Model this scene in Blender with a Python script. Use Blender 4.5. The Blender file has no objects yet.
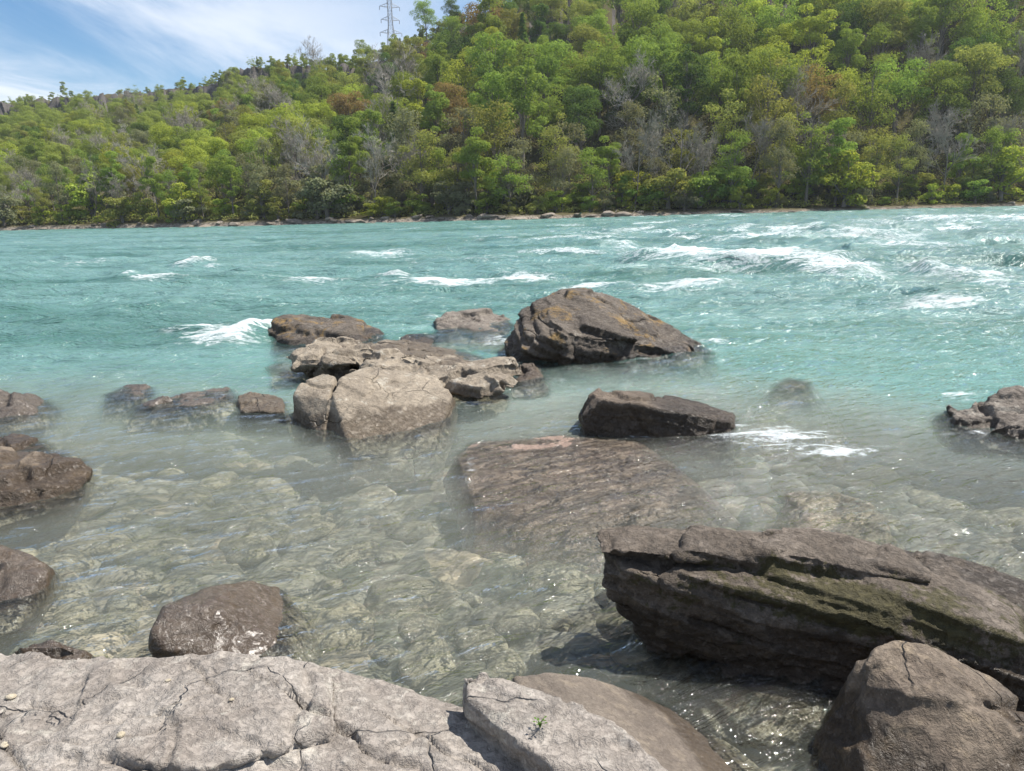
import bpy, bmesh, math, random
import numpy as np
from mathutils import Vector, Matrix
from mathutils.bvhtree import BVHTree

SC = bpy.context.scene
COL = SC.collection
R = math.radians

# ------------------------------------------------------------------ camera, light, exposure
FPX, EYE = 740.0, 2.0
PITCH, ROLL = math.atan((385.5 - 211) / FPX), R(1.34)
HAZE = .00014
SUN_AZ, SUN_EL = 70.0, 57.0          # degrees right of the view direction (+Y), above the horizon

f_ = np.array([0, math.cos(PITCH), -math.sin(PITCH)])
r0 = np.array([1., 0, 0]); u0 = np.array([0, math.sin(PITCH), math.cos(PITCH)])
rt_ = r0 * math.cos(ROLL) - u0 * math.sin(ROLL)
up_ = u0 * math.cos(ROLL) + r0 * math.sin(ROLL)
EYEP = np.array([0, 0, EYE])

cam = bpy.data.cameras.new('camera'); cam.sensor_width = 36; cam.lens = FPX / 1024 * 36
cam.clip_start = 0.05; cam.clip_end = 5000
co = bpy.data.objects.new('camera', cam); COL.objects.link(co)
co.matrix_world = Matrix(((rt_[0], up_[0], -f_[0], 0), (rt_[1], up_[1], -f_[1], 0), (rt_[2], up_[2], -f_[2], EYE), (0, 0, 0, 1)))
SC.camera = co

SC.view_settings.view_transform = 'Standard'
SC.view_settings.look = 'None'
SC.view_settings.exposure = 0.95
SC.view_settings.gamma = 1.0
SC.view_settings.use_curve_mapping = False
SC.cycles.use_denoising = True
SC.cycles.max_bounces = 10
SC.cycles.transparent_max_bounces = 12
SC.cycles.diffuse_bounces = 3
SC.cycles.glossy_bounces = 3
SC.cycles.caustics_reflective = False

wd = bpy.data.worlds.new('World'); SC.world = wd; wd.use_nodes = True


class NT:
    """small helper round a node tree"""
    def __init__(s, tree): s.t = tree; s.n = tree.nodes; s.l = tree.links
    def node(s, typ, **kw):
        n = s.n.new(typ)
        for k, v in kw.items(): setattr(n, k, v)
        return n
    def put(s, sock, v):
        if isinstance(v, bpy.types.NodeSocket): s.l.new(v, sock)
        elif v is not None:
            if hasattr(sock.default_value, '__len__') and not hasattr(v, '__len__'): v = (v,) * len(sock.default_value)
            if hasattr(sock.default_value, '__len__') and len(sock.default_value) == 4 and len(v) == 3: v = (*v, 1)
            sock.default_value = v
    def math(s, op, a, b=None, c=None, clamp=False):
        n = s.node('ShaderNodeMath', operation=op, use_clamp=clamp)
        s.put(n.inputs[0], a)
        if b is not None: s.put(n.inputs[1], b)
        if c is not None: s.put(n.inputs[2], c)
        return n.outputs[0]
    def vmath(s, op, a, b=None):
        n = s.node('ShaderNodeVectorMath', operation=op)
        s.put(n.inputs[0], a)
        if b is not None: s.put(n.inputs[1], b)
        return n.outputs[0]
    def mix(s, fac, a, b, blend='MIX'):
        n = s.node('ShaderNodeMix', data_type='RGBA', blend_type=blend)
        s.put(n.inputs[0], fac); s.put(n.inputs[6], a); s.put(n.inputs[7], b)
        return n.outputs[2]
    def ramp(s, v, lo, hi, a=0., b=1.):
        n = s.node('ShaderNodeMapRange', interpolation_type='SMOOTHSTEP')
        s.put(n.inputs[0], v)
        for i, q in enumerate((lo, hi, a, b)): s.put(n.inputs[1 + i], q)
        return n.outputs[0]
    def noise(s, vec, scale, detail=4, rough=.55, dist=0.):
        n = s.node('ShaderNodeTexNoise'); s.put(n.inputs['Vector'], vec)
        s.put(n.inputs['Scale'], scale); s.put(n.inputs['Detail'], detail); s.put(n.inputs['Roughness'], rough); s.put(n.inputs['Distortion'], dist)
        return n.outputs[0], n.outputs[1]
    def voro(s, vec, scale, feature='F1', rnd=1.):
        n = s.node('ShaderNodeTexVoronoi', feature=feature); s.put(n.inputs['Vector'], vec); s.put(n.inputs['Scale'], scale); s.put(n.inputs['Randomness'], rnd)
        return n
    def scale(s, vec, sc, rot=(0, 0, 0)):
        n = s.node('ShaderNodeMapping'); s.put(n.inputs[0], vec); s.put(n.inputs['Scale'], sc); s.put(n.inputs['Rotation'], rot)
        return n.outputs[0]
    def bump(s, h, strength, dist, normal=None):
        n = s.node('ShaderNodeBump'); s.put(n.inputs['Strength'], strength); s.put(n.inputs['Distance'], dist); s.put(n.inputs['Height'], h)
        if normal is not None: s.put(n.inputs['Normal'], normal)
        return n.outputs[0]
    def pos(s): return s.node('ShaderNodeNewGeometry').outputs['Position']
    def attr(s, name): return s.node('ShaderNodeAttribute', attribute_name=name)


def material(name):
    m = bpy.data.materials.new(name); m.use_nodes = True
    m.node_tree.nodes.clear(); nt = NT(m.node_tree)
    return m, nt, nt.node('ShaderNodeOutputMaterial')


# sky: Nishita with thin cirrus mixed in by direction
w = NT(wd.node_tree); w.n.clear()
sky = w.node('ShaderNodeTexSky', sky_type='NISHITA', sun_disc=False, sun_elevation=R(SUN_EL), sun_rotation=R(SUN_AZ))
sky.air_density = 1.0; sky.dust_density = 0.6; sky.ozone_density = 1.6
gen = w.node('ShaderNodeTexCoord').outputs['Generated']
sep = w.node('ShaderNodeSeparateXYZ'); w.put(sep.inputs[0], gen)
zc = w.math('MAXIMUM', sep.outputs[2], 0.03)
cx = w.math('DIVIDE', sep.outputs[0], zc); cy = w.math('DIVIDE', sep.outputs[1], zc)
cmb = w.node('ShaderNodeCombineXYZ'); w.put(cmb.inputs[0], cx); w.put(cmb.inputs[1], cy)
c1 = w.scale(cmb.outputs[0], (.42, .10, 1), (0, 0, R(38)))
n1, _ = w.noise(c1, 1.3, 7, .62, .6)
c2 = w.scale(cmb.outputs[0], (.30, .22, 1), (0, 0, R(15)))
n2, _ = w.noise(c2, .55, 3, .5, .2)
cl = w.math('MULTIPLY', w.ramp(n1, .34, .66), w.ramp(n2, .26, .56), clamp=True)
hs_ = w.node('ShaderNodeHueSaturation'); w.put(hs_.inputs['Saturation'], 1.35); w.put(hs_.inputs['Color'], sky.outputs[0])
skyc = w.mix(w.math('MULTIPLY', cl, .88), hs_.outputs[0], (7.3, 7.7, 8.4))
bg = w.node('ShaderNodeBackground'); w.put(bg.inputs[0], skyc); w.put(bg.inputs[1], .072)
wo = w.node('ShaderNodeOutputWorld'); w.l.new(bg.outputs[0], wo.inputs[0])

sl = bpy.data.lights.new('sun', 'SUN'); sl.energy = 4.8; sl.angle = R(.53); sl.color = (1, .95, .87)
so = bpy.data.objects.new('sun', sl); COL.objects.link(so)
sd = Vector((math.sin(R(SUN_AZ)) * math.cos(R(SUN_EL)), math.cos(R(SUN_AZ)) * math.cos(R(SUN_EL)), math.sin(R(SUN_EL))))
so.rotation_euler = sd.to_track_quat('Z', 'Y').to_euler()
so.location = (20, 20, 60)


# ------------------------------------------------------------------ geometry helpers
def ray(x, y): return f_ + rt_ * ((x - 512) / FPX) + up_ * ((385.5 - y) / FPX)
def W(x, y, z=0., drop=None):
    """where the sight line meets the level z; dropped straight down to the level drop"""
    d = ray(x, y); p = EYEP + d * ((z - EYE) / d[2])
    if drop is not None: p = p.copy(); p[2] = drop
    return p
def T(x, y, Y):
    d = ray(x, y); return EYEP + d * (Y / d[1])
def proj(P):
    q = np.asarray(P, float) - EYEP
    z = q @ f_
    return np.stack([512 + FPX * (q @ rt_) / z, 385.5 - FPX * (q @ up_) / z, z], -1)


def _hash(i, j, k, s):
    h = (i.astype(np.int64) * 374761393 + j.astype(np.int64) * 668265263 + k.astype(np.int64) * 2147483647 + s * 1274126177) & 0xffffffff
    h = ((h ^ (h >> 13)) * 1274126177) & 0xffffffff
    h = ((h ^ (h >> 16)) * 2246822519) & 0xffffffff
    return (h ^ (h >> 15)) & 0xffffffff


def gnoise(P, seed=0):
    """value-gradient noise about -1..1"""
    P = np.asarray(P, float); I = np.floor(P); f = P - I; I = I.astype(np.int64)
    u = f * f * f * (f * (f * 6 - 15) + 10)
    out = 0.
    for a in (0, 1):
        wa = u[:, 0] if a else 1 - u[:, 0]
        for b in (0, 1):
            wb = u[:, 1] if b else 1 - u[:, 1]
            for c in (0, 1):
                wc = u[:, 2] if c else 1 - u[:, 2]
                h = _hash(I[:, 0] + a, I[:, 1] + b, I[:, 2] + c, seed)
                gx = (h & 1023) / 511.5 - 1; gy = ((h >> 10) & 1023) / 511.5 - 1; gz = ((h >> 20) & 1023) / 511.5 - 1
                out = out + wa * wb * wc * (gx * (f[:, 0] - a) + gy * (f[:, 1] - b) + gz * (f[:, 2] - c))
    return out * 1.25


def fbm(P, octv=4, seed=0, gain=.5):
    P = np.asarray(P, float); a = 1.; o = 0.
    for i in range(octv):
        o = o + a * gnoise(P * 2 ** i + 17.3 * i, seed + i); a *= gain
    return o


def cells(P, seed=0):
    """nearest cell: F1, F2, id hash and offset from the cell point"""
    I = np.floor(P).astype(np.int64)
    f1 = np.full(len(P), 9.); f2 = f1.copy(); idh = np.zeros(len(P), np.int64); off = np.zeros_like(P)
    for a in (-1, 0, 1):
        for b in (-1, 0, 1):
            for c in (-1, 0, 1):
                J = I + (a, b, c)
                h = _hash(J[:, 0], J[:, 1], J[:, 2], seed)
                q = J + np.stack([(h & 1023) / 1023., ((h >> 10) & 1023) / 1023., ((h >> 20) & 1023) / 1023.], 1)
                d = P - q; L = np.sqrt((d * d).sum(1))
                near = L < f1
                f2 = np.where(near, f1, np.minimum(f2, L))
                f1 = np.where(near, L, f1); idh = np.where(near, h, idh); off[near] = d[near]
    return f1, f2, idh, off


def sstep(x, a, b):
    t = np.clip((x - a) / (b - a), 0, 1); return t * t * (3 - 2 * t)


def tag(o, label=None, cat=None, group=None, kind=None):
    if label: o['label'] = label
    if cat: o['category'] = cat
    if group: o['group'] = group
    if kind: o['kind'] = kind
    return o


def link(name, me, mat=None, parent=None, loc=None):
    o = bpy.data.objects.new(name, me); COL.objects.link(o)
    if mat is not None:
        for m in (mat if isinstance(mat, (list, tuple)) else [mat]): me.materials.append(m)
    if loc is not None: o.location = loc
    if parent: o.parent = parent
    return o


def mesh_np(name, V, Fq, smooth=True):
    """mesh from numpy verts and faces of one size"""
    me = bpy.data.meshes.new(name); V = np.asarray(V, np.float32); Fq = np.asarray(Fq, np.int32)
    n, k = Fq.shape
    me.vertices.add(len(V)); me.vertices.foreach_set('co', V.ravel())
    me.loops.add(n * k); me.loops.foreach_set('vertex_index', Fq.ravel())
    me.polygons.add(n); me.polygons.foreach_set('loop_start', np.arange(0, n * k, k, dtype=np.int32))
    me.polygons.foreach_set('use_smooth', np.full(n, smooth))
    me.update(calc_edges=True); me.validate()
    return me


def attr_np(me, name, vals):
    a = me.attributes.new(name, 'FLOAT', 'POINT'); a.data.foreach_set('value', np.asarray(vals, np.float32))


def grid_faces(nr, nc):
    i = np.arange(nr - 1)[:, None] * nc + np.arange(nc - 1)[None]
    i = i.ravel()
    return np.stack([i, i + 1, i + nc + 1, i + nc], 1)


# ------------------------------------------------------------------ materials
def rock_material(name, c1, c2, c3, wet=.06, wetv=.05, bump=1., grain=1., moss=0., ochre=0., rough=.8, all_wet=False, lichen=0., cracks=0., layb=.6, silt_lift=True, dip=0., layc=.45, layf=9.):
    m, n, out = material(name)
    p = n.pos()
    big, _ = n.noise(p, 1.7 * grain, 5, .6, .4)
    mid, _ = n.noise(p, 9 * grain, 6, .65, .3)
    fine, _ = n.noise(p, 70 * grain, 4, .7)
    ps = n.scale(n.scale(p, (1, 1, 1), (0, R(dip), 0)), (1.2, 1.2, layf))
    lay, _ = n.noise(ps, 2.2, 5, .6, .5)
    col = n.mix(n.ramp(big, .36, .64), c1, c2)
    col = n.mix(n.ramp(mid, .5, .72, 0, .75), col, c3)
    col = n.mix(n.ramp(lay, .52, .66, 0, layc), col, n.mix(.6, c1, (.05, .042, .036)))
    col = n.mix(n.ramp(fine, .35, .7, 0, .42), col, n.mix(1., col, (.42, .40, .38), 'MULTIPLY'))
    spk = n.voro(p, 55 * grain)
    col = n.mix(n.ramp(spk.outputs['Distance'], .0, .28, .3, 0), col, n.mix(.5, c3, (.5, .47, .42)))
    if lichen:
        ln, _ = n.noise(p, 5.5, 6, .75, .2)
        col = n.mix(n.ramp(ln, .56, .64, 0, lichen), col, (.46, .44, .40))
    if ochre:
        on, _ = n.noise(p, 2.6, 5, .7, .3)
        geo = n.node('ShaderNodeNewGeometry'); sp = n.node('ShaderNodeSeparateXYZ'); n.put(sp.inputs[0], geo.outputs['Normal'])
        col = n.mix(n.math('MULTIPLY', n.ramp(on, .53, .66, 0, ochre), n.ramp(sp.outputs[2], -.1, .6)), col, (.24, .15, .045))
    if moss:
        at = n.attr('moss')
        mn, _ = n.noise(p, 26, 5, .7)
        mm = n.ramp(n.math('ADD', at.outputs['Fac'], n.math('MULTIPLY', n.math('SUBTRACT', mn, .5), 1.7)), .40, .62)
        mc, _ = n.noise(p, 40, 3, .6)
        col = n.mix(n.math('MULTIPLY', mm, moss), col, n.mix(mc, (.022, .021, .009), (.070, .060, .018)))
    spz = n.node('ShaderNodeSeparateXYZ'); n.put(spz.inputs[0], p)
    wn, _ = n.noise(p, 3.2, 4, .6)
    if all_wet: wm = n.ramp(wn, .2, .35, .75, 1.)
    else:
        lvl = n.math('ADD', spz.outputs[2], n.math('MULTIPLY', n.math('SUBTRACT', wn, .5), -4 * wetv))
        wm = n.ramp(lvl, wet, wet + .05, 1., 0.)
    col = n.mix(wm, col, n.mix(1., col, (.46, .42, .365), 'MULTIPLY'))
    if silt_lift:  # pale silt tint, also brightens submerged stone that would render too dark
        sn, _ = n.noise(p, 5, 4, .6)
        sv = n.ramp(n.math('ADD', spz.outputs[2], n.math('MULTIPLY', n.math('SUBTRACT', sn, .5), .12)), -.12, -.005, .85, 0)
        col = n.mix(sv, col, n.mix(mid, (.25, .22, .165), (.43, .385, .31)))
    col = n.mix(1., col, (1.0, .985, .925), 'MULTIPLY')
    pit, _ = n.noise(p, 24 * grain, 5, .72, .4)
    h = n.math('ADD', n.math('MULTIPLY', mid, .75), n.math('MULTIPLY', n.ramp(pit, .30, .58), .45))
    h = n.math('ADD', h, n.math('MULTIPLY', fine, .22))
    h = n.math('ADD', h, n.math('MULTIPLY', lay, layb))
    if cracks:
        crk = n.voro(n.vmath('ADD', p, n.vmath('MULTIPLY', n.noise(p, 2.5, 5, .62)[1], (.15, .15, .15))), cracks, 'DISTANCE_TO_EDGE')
        cm, _ = n.noise(p, 1.9, 3, .6)
        h = n.math('ADD', h, n.math('MULTIPLY', n.ramp(crk.outputs['Distance'], 0., .012, -1.7, 0), n.ramp(cm, .44, .56)))
    nrm = n.bump(h, .85, .028 * bump)
    b = n.node('ShaderNodeBsdfPrincipled')
    n.put(b.inputs['Base Color'], col); n.put(b.inputs['Normal'], nrm)
    n.put(b.inputs['Roughness'], n.math('SUBTRACT', rough + .05, n.math('MULTIPLY', wm, .42)))
    n.put(b.inputs['Specular IOR Level'], .7 if all_wet else .4)
    n.l.new(b.outputs[0], out.inputs[0])
    return m


M_ledge = rock_material('pale_limestone', (.235, .208, .192), (.315, .287, .27), (.395, .368, .345), wet=.02, grain=1.3, lichen=.45, cracks=2.2, bump=.7, layb=.12)
M_smooth = rock_material('smooth_grey_stone', (.115, .095, .082), (.16, .135, .115), (.21, .175, .14), wet=.06, bump=.35, grain=1.4)
M_moss = rock_material('mossy_stone', (.088, .070, .056), (.14, .116, .098), (.20, .17, .148), wet=.20, wetv=.07, moss=.92, grain=1.1, dip=12, layb=.9, layc=.6, layf=10)
M_brown = rock_material('brown_boulder_stone', (.115, .09, .072), (.18, .145, .115), (.27, .215, .155), wet=.20, wetv=.06, bump=.8, grain=1.1, cracks=1.3, layb=.3)
M_tan = rock_material('tan_broken_stone', (.20, .168, .135), (.28, .24, .195), (.37, .32, .26), wet=.11, lichen=.45, cracks=1.6, dip=20, bump=.75, layc=.35)
M_dark = rock_material('dark_layered_stone', (.070, .057, .048), (.118, .098, .082), (.18, .154, .135), wet=.10, ochre=.7, lichen=.2, dip=17, layb=1.5, layc=.75, layf=8)
M_grey = rock_material('grey_layered_stone', (.13, .11, .098), (.20, .175, .155), (.28, .25, .225), wet=.05, lichen=.3, dip=6, layb=1.2, layc=.6, layf=9)
M_slab = rock_material('wet_purple_brown_stone', (.205, .142, .112), (.275, .20, .165), (.33, .25, .205), wet=-9, rough=.45, bump=.6, silt_lift=False)
M_silt = rock_material('silted_tan_stone', (.36, .29, .22), (.46, .38, .29), (.52, .45, .36), wet=-9, silt_lift=False, bump=.6)
M_wedge = rock_material('wet_and_shade_dark_stone', (.085, .066, .052), (.14, .11, .088), (.19, .15, .11), wet=.24, wetv=.03)  # wet band set high so the colour also carries the front's shade
M_wet = rock_material('wet_brown_stone', (.135, .104, .082), (.185, .152, .126), (.15, .108, .066), bump=.5, all_wet=True, rough=.62)
M_red = rock_material('wet_reddish_stone', (.135, .112, .095), (.19, .162, .14), (.25, .208, .172), bump=.6, all_wet=True)

# ------------------------------------------------------------------ rocks
ROCKS = []        # (verts, faces) in world space, for the water's depth


def build_rock(name, hulls, vox, mat, label, cat='rock', group=None, smooth=2, terrace=(0, .1), chip=(.03, 2.5), strata=(.0, 6.),
               bed=(0, 0, 1), rough=.02, seed=0, crack=(0, 1.), mossf=None, big=.0, origin=None, grooves=(), cut=1.1, relax=1):
    me0 = bpy.data.meshes.new('tmp'); bm = bmesh.new()
    for h in hulls:
        vs = [bm.verts.new(Vector(p)) for p in h]
        r = bmesh.ops.convex_hull(bm, input=vs)
        dead = [e for e in r['geom_interior'] if isinstance(e, bmesh.types.BMVert)] + [e for e in r['geom_unused'] if isinstance(e, bmesh.types.BMVert)]
        if dead: bmesh.ops.delete(bm, geom=list(set(dead)), context='VERTS')
    bm.to_mesh(me0); bm.free()
    ob = bpy.data.objects.new('tmp', me0); COL.objects.link(ob)
    md = ob.modifiers.new('r', 'REMESH'); md.mode = 'VOXEL'; md.voxel_size = vox; md.adaptivity = 0
    if smooth:
        s = ob.modifiers.new('s', 'SMOOTH'); s.factor = .5; s.iterations = smooth
    dg = bpy.context.evaluated_depsgraph_get()
    me = bpy.data.meshes.new_from_object(ob.evaluated_get(dg))
    bpy.data.objects.remove(ob); bpy.data.meshes.remove(me0)
    nv = len(me.vertices)
    P = np.empty(nv * 3, np.float32); me.vertices.foreach_get('co', P); P = P.reshape(-1, 3).astype(float)
    def normals():
        N = np.empty(nv * 3, np.float32); me.vertices.foreach_get('normal', N); return N.reshape(-1, 3).astype(float)
    def setco():
        me.vertices.foreach_set('co', P.astype(np.float32).ravel()); me.update()
    N = normals(); b = np.array(bed, float); b /= np.linalg.norm(b)
    if big: P += N * (big * fbm(P * 1.1, 3, seed + 40))[:, None]
    # angular chips: each cell of the stone gets a plane of its own
    ca, cs = chip
    if ca:
        wp = P * cs + .35 * np.stack([fbm(P * cs * .9, 3, seed + k) for k in (1, 2, 3)], 1)
        f1, f2, idh, off = cells(wp, seed)
        g = np.stack([(idh & 1023) / 511.5 - 1, ((idh >> 10) & 1023) / 511.5 - 1, ((idh >> 20) & 1023) / 511.5 - 1], 1)
        P += N * (ca * ((g * off).sum(1) * 1.3 + .4 * g[:, 0] + .25) * sstep(f2 - f1, .0, .05))[:, None]
        if crack[0]: P -= N * (crack[0] * np.exp(-((f2 - f1) / .045) ** 2) * sstep(gnoise(P * 1.5, seed + 9), -.1, .25))[:, None]
    # bedding: steps along the bedding normal, proud and receding layers on the flanks
    ta, ts = terrace
    if ta:
        t = (P @ b + .35 * ts * fbm(P * 2.2, 4, seed + 5)) / ts
        fr = t - np.floor(t)
        nt = np.floor(t) + sstep(fr, .30, .70) ** 1.0
        P += b * ((nt - t) * ts * ta)[:, None]
    sa, sf = strata
    if sa:
        setco(); N = normals()
        t = P @ b * sf + .45 * fbm(P * 1.6, 4, seed + 6)
        L = np.floor(t); fr = t - L
        Li = L.astype(np.int64); h1 = _hash(Li, Li * 0, Li * 0, seed) / 2 ** 31 - 1; h2 = _hash(Li + 1, Li * 0, Li * 0, seed) / 2 ** 31 - 1
        prof = h1 + (h2 - h1) * sstep(fr, .86, 1.)
        prof -= cut * np.exp(-((fr - .93) / .06) ** 2) * (.5 + .5 * h1) * sstep(gnoise(P * 2.3, seed + 8), -.35, .2)
        t2 = t * 3.1 + 1.7 * fbm(P * 3.1, 3, seed + 16); L2 = np.floor(t2).astype(np.int64); g1 = _hash(L2, L2 * 0, L2 * 0 + 7, seed) / 2 ** 31 - 1; g2 = _hash(L2 + 1, L2 * 0, L2 * 0 + 7, seed) / 2 ** 31 - 1
        prof = prof + .38 * (g1 + (g2 - g1) * sstep(t2 - np.floor(t2), .75, 1.))
        P += N * (sa * prof * np.clip(1.15 - abs(N @ b), 0, 1))[:, None]
    ne = len(me.edges); E = np.empty(ne * 2, np.int32); me.edges.foreach_get('vertices', E); E = E.reshape(-1, 2)
    for _ in range(relax):
        acc = np.zeros_like(P); cnt = np.zeros(nv)
        for c_ in range(3): acc[:, c_] = np.bincount(E[:, 0], P[E[:, 1], c_], nv) + np.bincount(E[:, 1], P[E[:, 0], c_], nv)
        cnt = np.bincount(E.ravel(), minlength=nv)[:, None]
        P += .5 * (acc / np.maximum(cnt, 1) - P)
    setco(); N = normals()
    rn = fbm(P * 4.5, 4, seed + 11, .55)
    P += N * (rough * (.45 * rn - .7 * np.abs(fbm(P * 9, 4, seed + 13)) + .45 * fbm(P * 22, 2, seed + 14)))[:, None]
    for pts, gw, gd, gs in grooves:
        pts = [np.asarray(q, float)[:2] for q in pts]
        wq = P[:, :2] + np.stack([fbm(P * 7, 3, seed + 50), fbm(P * 7 + 3, 3, seed + 51)], 1) * .022
        best = np.full(nv, 9.); side = np.zeros(nv)
        for a, b2 in zip(pts[:-1], pts[1:]):
            ab = b2 - a; tt = np.clip(((wq - a) @ ab) / (ab @ ab), 0, 1); dv = wq - a - tt[:, None] * ab
            dd = np.sqrt((dv * dv).sum(1)); nearer = dd < best
            best = np.where(nearer, dd, best); side = np.where(nearer, np.sign(ab[0] * dv[:, 1] - ab[1] * dv[:, 0]), side)
        up = np.clip(N[:, 2], 0, 1)
        wv = gw * (.6 + .8 * sstep(fbm(P * 5, 2, seed + 52), -.3, .3))
        P[:, 2] -= up * gd * np.exp(-(best / wv) ** 2)
        P[:, 2] += up * gs * np.where(side > 0, np.exp(-best / .30), 0)
    if mossf is not None: attr_np(me, 'moss', mossf(P, N))
    c = P.mean(0) if origin is None else np.array(origin, float)
    c[2] = P[:, 2].min()
    nf = len(me.polygons); 
    setco()
    tri = [tuple(p.vertices) for p in me.polygons]
    ROCKS.append((P.copy(), tri))
    P -= c; setco()
    me.polygons.foreach_set('use_smooth', np.ones(nf, bool))
    me.name = name
    o = link(name, me, mat, None, Vector(c))
    tag(o, label, cat, group)
    return o


def slab(px, z, drop, back=None):
    """prism: outline pixels seen on level z, extended down to drop"""
    top = [W(x, y, zz) for x, y, zz in [(q + (z,))[:3] if len(q) == 2 else q for q in px]]
    if back: top += [np.array(b) for b in back]
    return top + [np.array([p[0], p[1], drop]) for p in top]


def build_rocks():
    # --- near ledge the photographer stands on
    ledge = [
        slab([(-120, 668, .30), (80, 664, .33), (165, 660, .36), (232, 654, .40), (292, 660, .38), (335, 668, .36), (378, 688, .34), (452, 702, .32), (520, 724, .30), (600, 765, .28)], .35, -.5,
             back=[(-3.6, 2.4, .3), (-3.6, -1.6, .45), (1.0, -1.6, .4), (.75, 1.2, .33)]),
        slab([(95, 672, .40), (165, 664, .42), (232, 657, .44), (285, 664, .43), (330, 680, .41), (330, 730, .43), (200, 770, .45), (60, 760, .41)], .4, .1),
    ]
    build_rock('rock_ledge', ledge, .0095, M_ledge, 'broad pale grey limestone ledge with cracked layered top along the bottom edge', 'rock ledge',
               smooth=2, terrace=(.95, .024), chip=(.007, 1.9), strata=(.014, 22), bed=(.06, .05, 1), rough=.012, seed=3, crack=(.010, 1), big=.008,
               grooves=[([W(x, y, .42) for x, y in pl], gw, gd, gs) for pl, gw, gd, gs in (
                   (((285, 698), (312, 712), (352, 727), (362, 742), (410, 750), (470, 775)), .006, .028, .016),
                   (((380, 706), (420, 722), (445, 740), (520, 764)), .005, .022, .009),
                   (((190, 662), (205, 685), (222, 698), (150, 720), (100, 724)), .006, .018, .008),
                   (((0, 735), (18, 752), (32, 775)), .006, .02, .012), (((110, 762), (140, 770), (150, 790)), .006, .02, .010),
                   (((245, 718), (200, 726), (150, 742), (90, 748), (40, 742)), .006, .016, .012))])
    sl2 = [[W(462, 676, .46), W(480, 673, .47), W(520, 682, .47), W(560, 694, .46), (W(610, 716, .44)), W(690, 790, .40), W(660, 830, .40), W(560, 775, .44), W(505, 716, .46), W(466, 700, .46)]]
    sl2[0] += [np.array([p[0] + .01, p[1] + .0, .12]) for p in sl2[0]]
    build_rock('rock_slab', sl2, .009, M_ledge, 'raised pale slab split from the ledge, with a weedy crack along its left side', 'rock slab',
               smooth=3, terrace=(.8, .026), chip=(.014, 2.), strata=(.006, 22), bed=(.12, .15, 1), rough=.012, seed=21, crack=(.015, 1))
    lf = [slab([(-90, 646, .30), (0, 650, .32), (45, 655, .34), (78, 672, .34), (82, 692, .36), (40, 710, .38), (-100, 740, .4)], .3, -.5)]
    build_rock('rock_block', lf, .012, M_ledge, 'pale layered block wedged at the left end of the limestone ledge', 'rock',
               smooth=3, terrace=(.8, .06), chip=(.03, 3.), strata=(.02, 14), bed=(-.2, .1, 1), rough=.014, seed=31, crack=(.02, 1))
    # --- smooth grey boulder behind the slab
    sm = [[T(512, 676, 2.55), T(545, 671, 2.62), T(590, 676, 2.68), T(640, 694, 2.68), T(690, 725, 2.62), T(742, 750, 2.54), W(800, 774, 0, -.1),
           W(520, 690, .0, -.4), W(640, 690, 0, -.4), W(790, 790, 0, -.4), W(700, 860, 0, -.4), W(560, 800, .3), W(640, 800, .25), W(700, 810, .12), (0.2, 1.9, -.4)]]
    build_rock('boulder', sm, .012, M_smooth, 'smooth rounded grey boulder behind the raised slab at the water edge', 'boulder',
               smooth=14, chip=(.0, 2), rough=.006, seed=41, big=.02)
    # --- long mossy rock
    def mossf(P, N):
        q = proj(P)
        m = fbm(P * 3.2, 5, 77, .62) * .75 + .22
        band = np.exp(-((q[:, 1] - (560 + (q[:, 0] - 640) * .20)) / 34) ** 2)
        return np.clip(m * .85 + band * sstep(q[:, 0], 650, 760) * .62 + band * .20 - .06 - .25 * sstep(N[:, 2], .75, .97), 0, 1) * sstep(P[:, 2], .06, .14)
    ms = [
        # upper cap layer
        [W(598, 531, .50), W(612, 523, .50), W(680, 526, .50), W(760, 531, .49), W(850, 536, .47), W(890, 546, .43), W(928, 570, .36),
         T(600, 552, 3.10), T(640, 556, 3.06), T(720, 551, 3.04), T(800, 556, 3.04), T(880, 562, 3.0), T(930, 580, 2.95), (.62, 3.75, .2), (1.7, 3.7, .2)],
        # body, its front nearly upright
        [T(603, 552, 3.22), T(600, 575, 3.12), T(612, 600, 3.14), T(630, 622, 3.16), W(650, 645, 0, -.02), W(720, 660, 0, -.05), W(800, 672, 0, -.05), W(900, 690, 0, -.05), W(1040, 712, 0, -.05),
         T(640, 572, 3.03), T(700, 574, 3.0), T(800, 574, 2.96), T(900, 596, 2.84), T(960, 615, 2.74), T(1030, 645, 2.64), T(1100, 690, 2.6), T(680, 615, 2.98), T(780, 625, 2.86), T(860, 640, 2.78),
         W(925, 572, .36), W(985, 592, .30), W(1060, 640, .16), (.72, 3.7, -.1), (1.8, 3.7, -.1), (2.5, 3.3, -.1)],
        # sunken foot
        [W(640, 640, 0, -.12), W(600, 628, 0, -.5), W(660, 690, 0, -.28), W(760, 716, 0, -.09), W(900, 720, 0, -.05), W(1050, 730, 0, -.05), W(720, 665, 0, .0), W(850, 685, 0, .0), W(1000, 705, 0, .02),
         (.5, 3.6, -.8), (1.8, 4.2, -.8), (2.6, 3.2, -.8), (2.2, 2.4, -.6), (1.0, 2.5, -.7)],
        # low slab running out behind to the right
        [W(885, 545, .22), W(960, 563, .20), W(1024, 585, .17), W(1100, 605, .12), T(920, 575, 3.3), T(1000, 612, 3.0), T(1090, 660, 2.9), (1.8, 4.0, -.5), (3.2, 3.8, -.5), (1.8, 3.2, -.5), (3.2, 3.0, -.5)],
    ]
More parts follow.
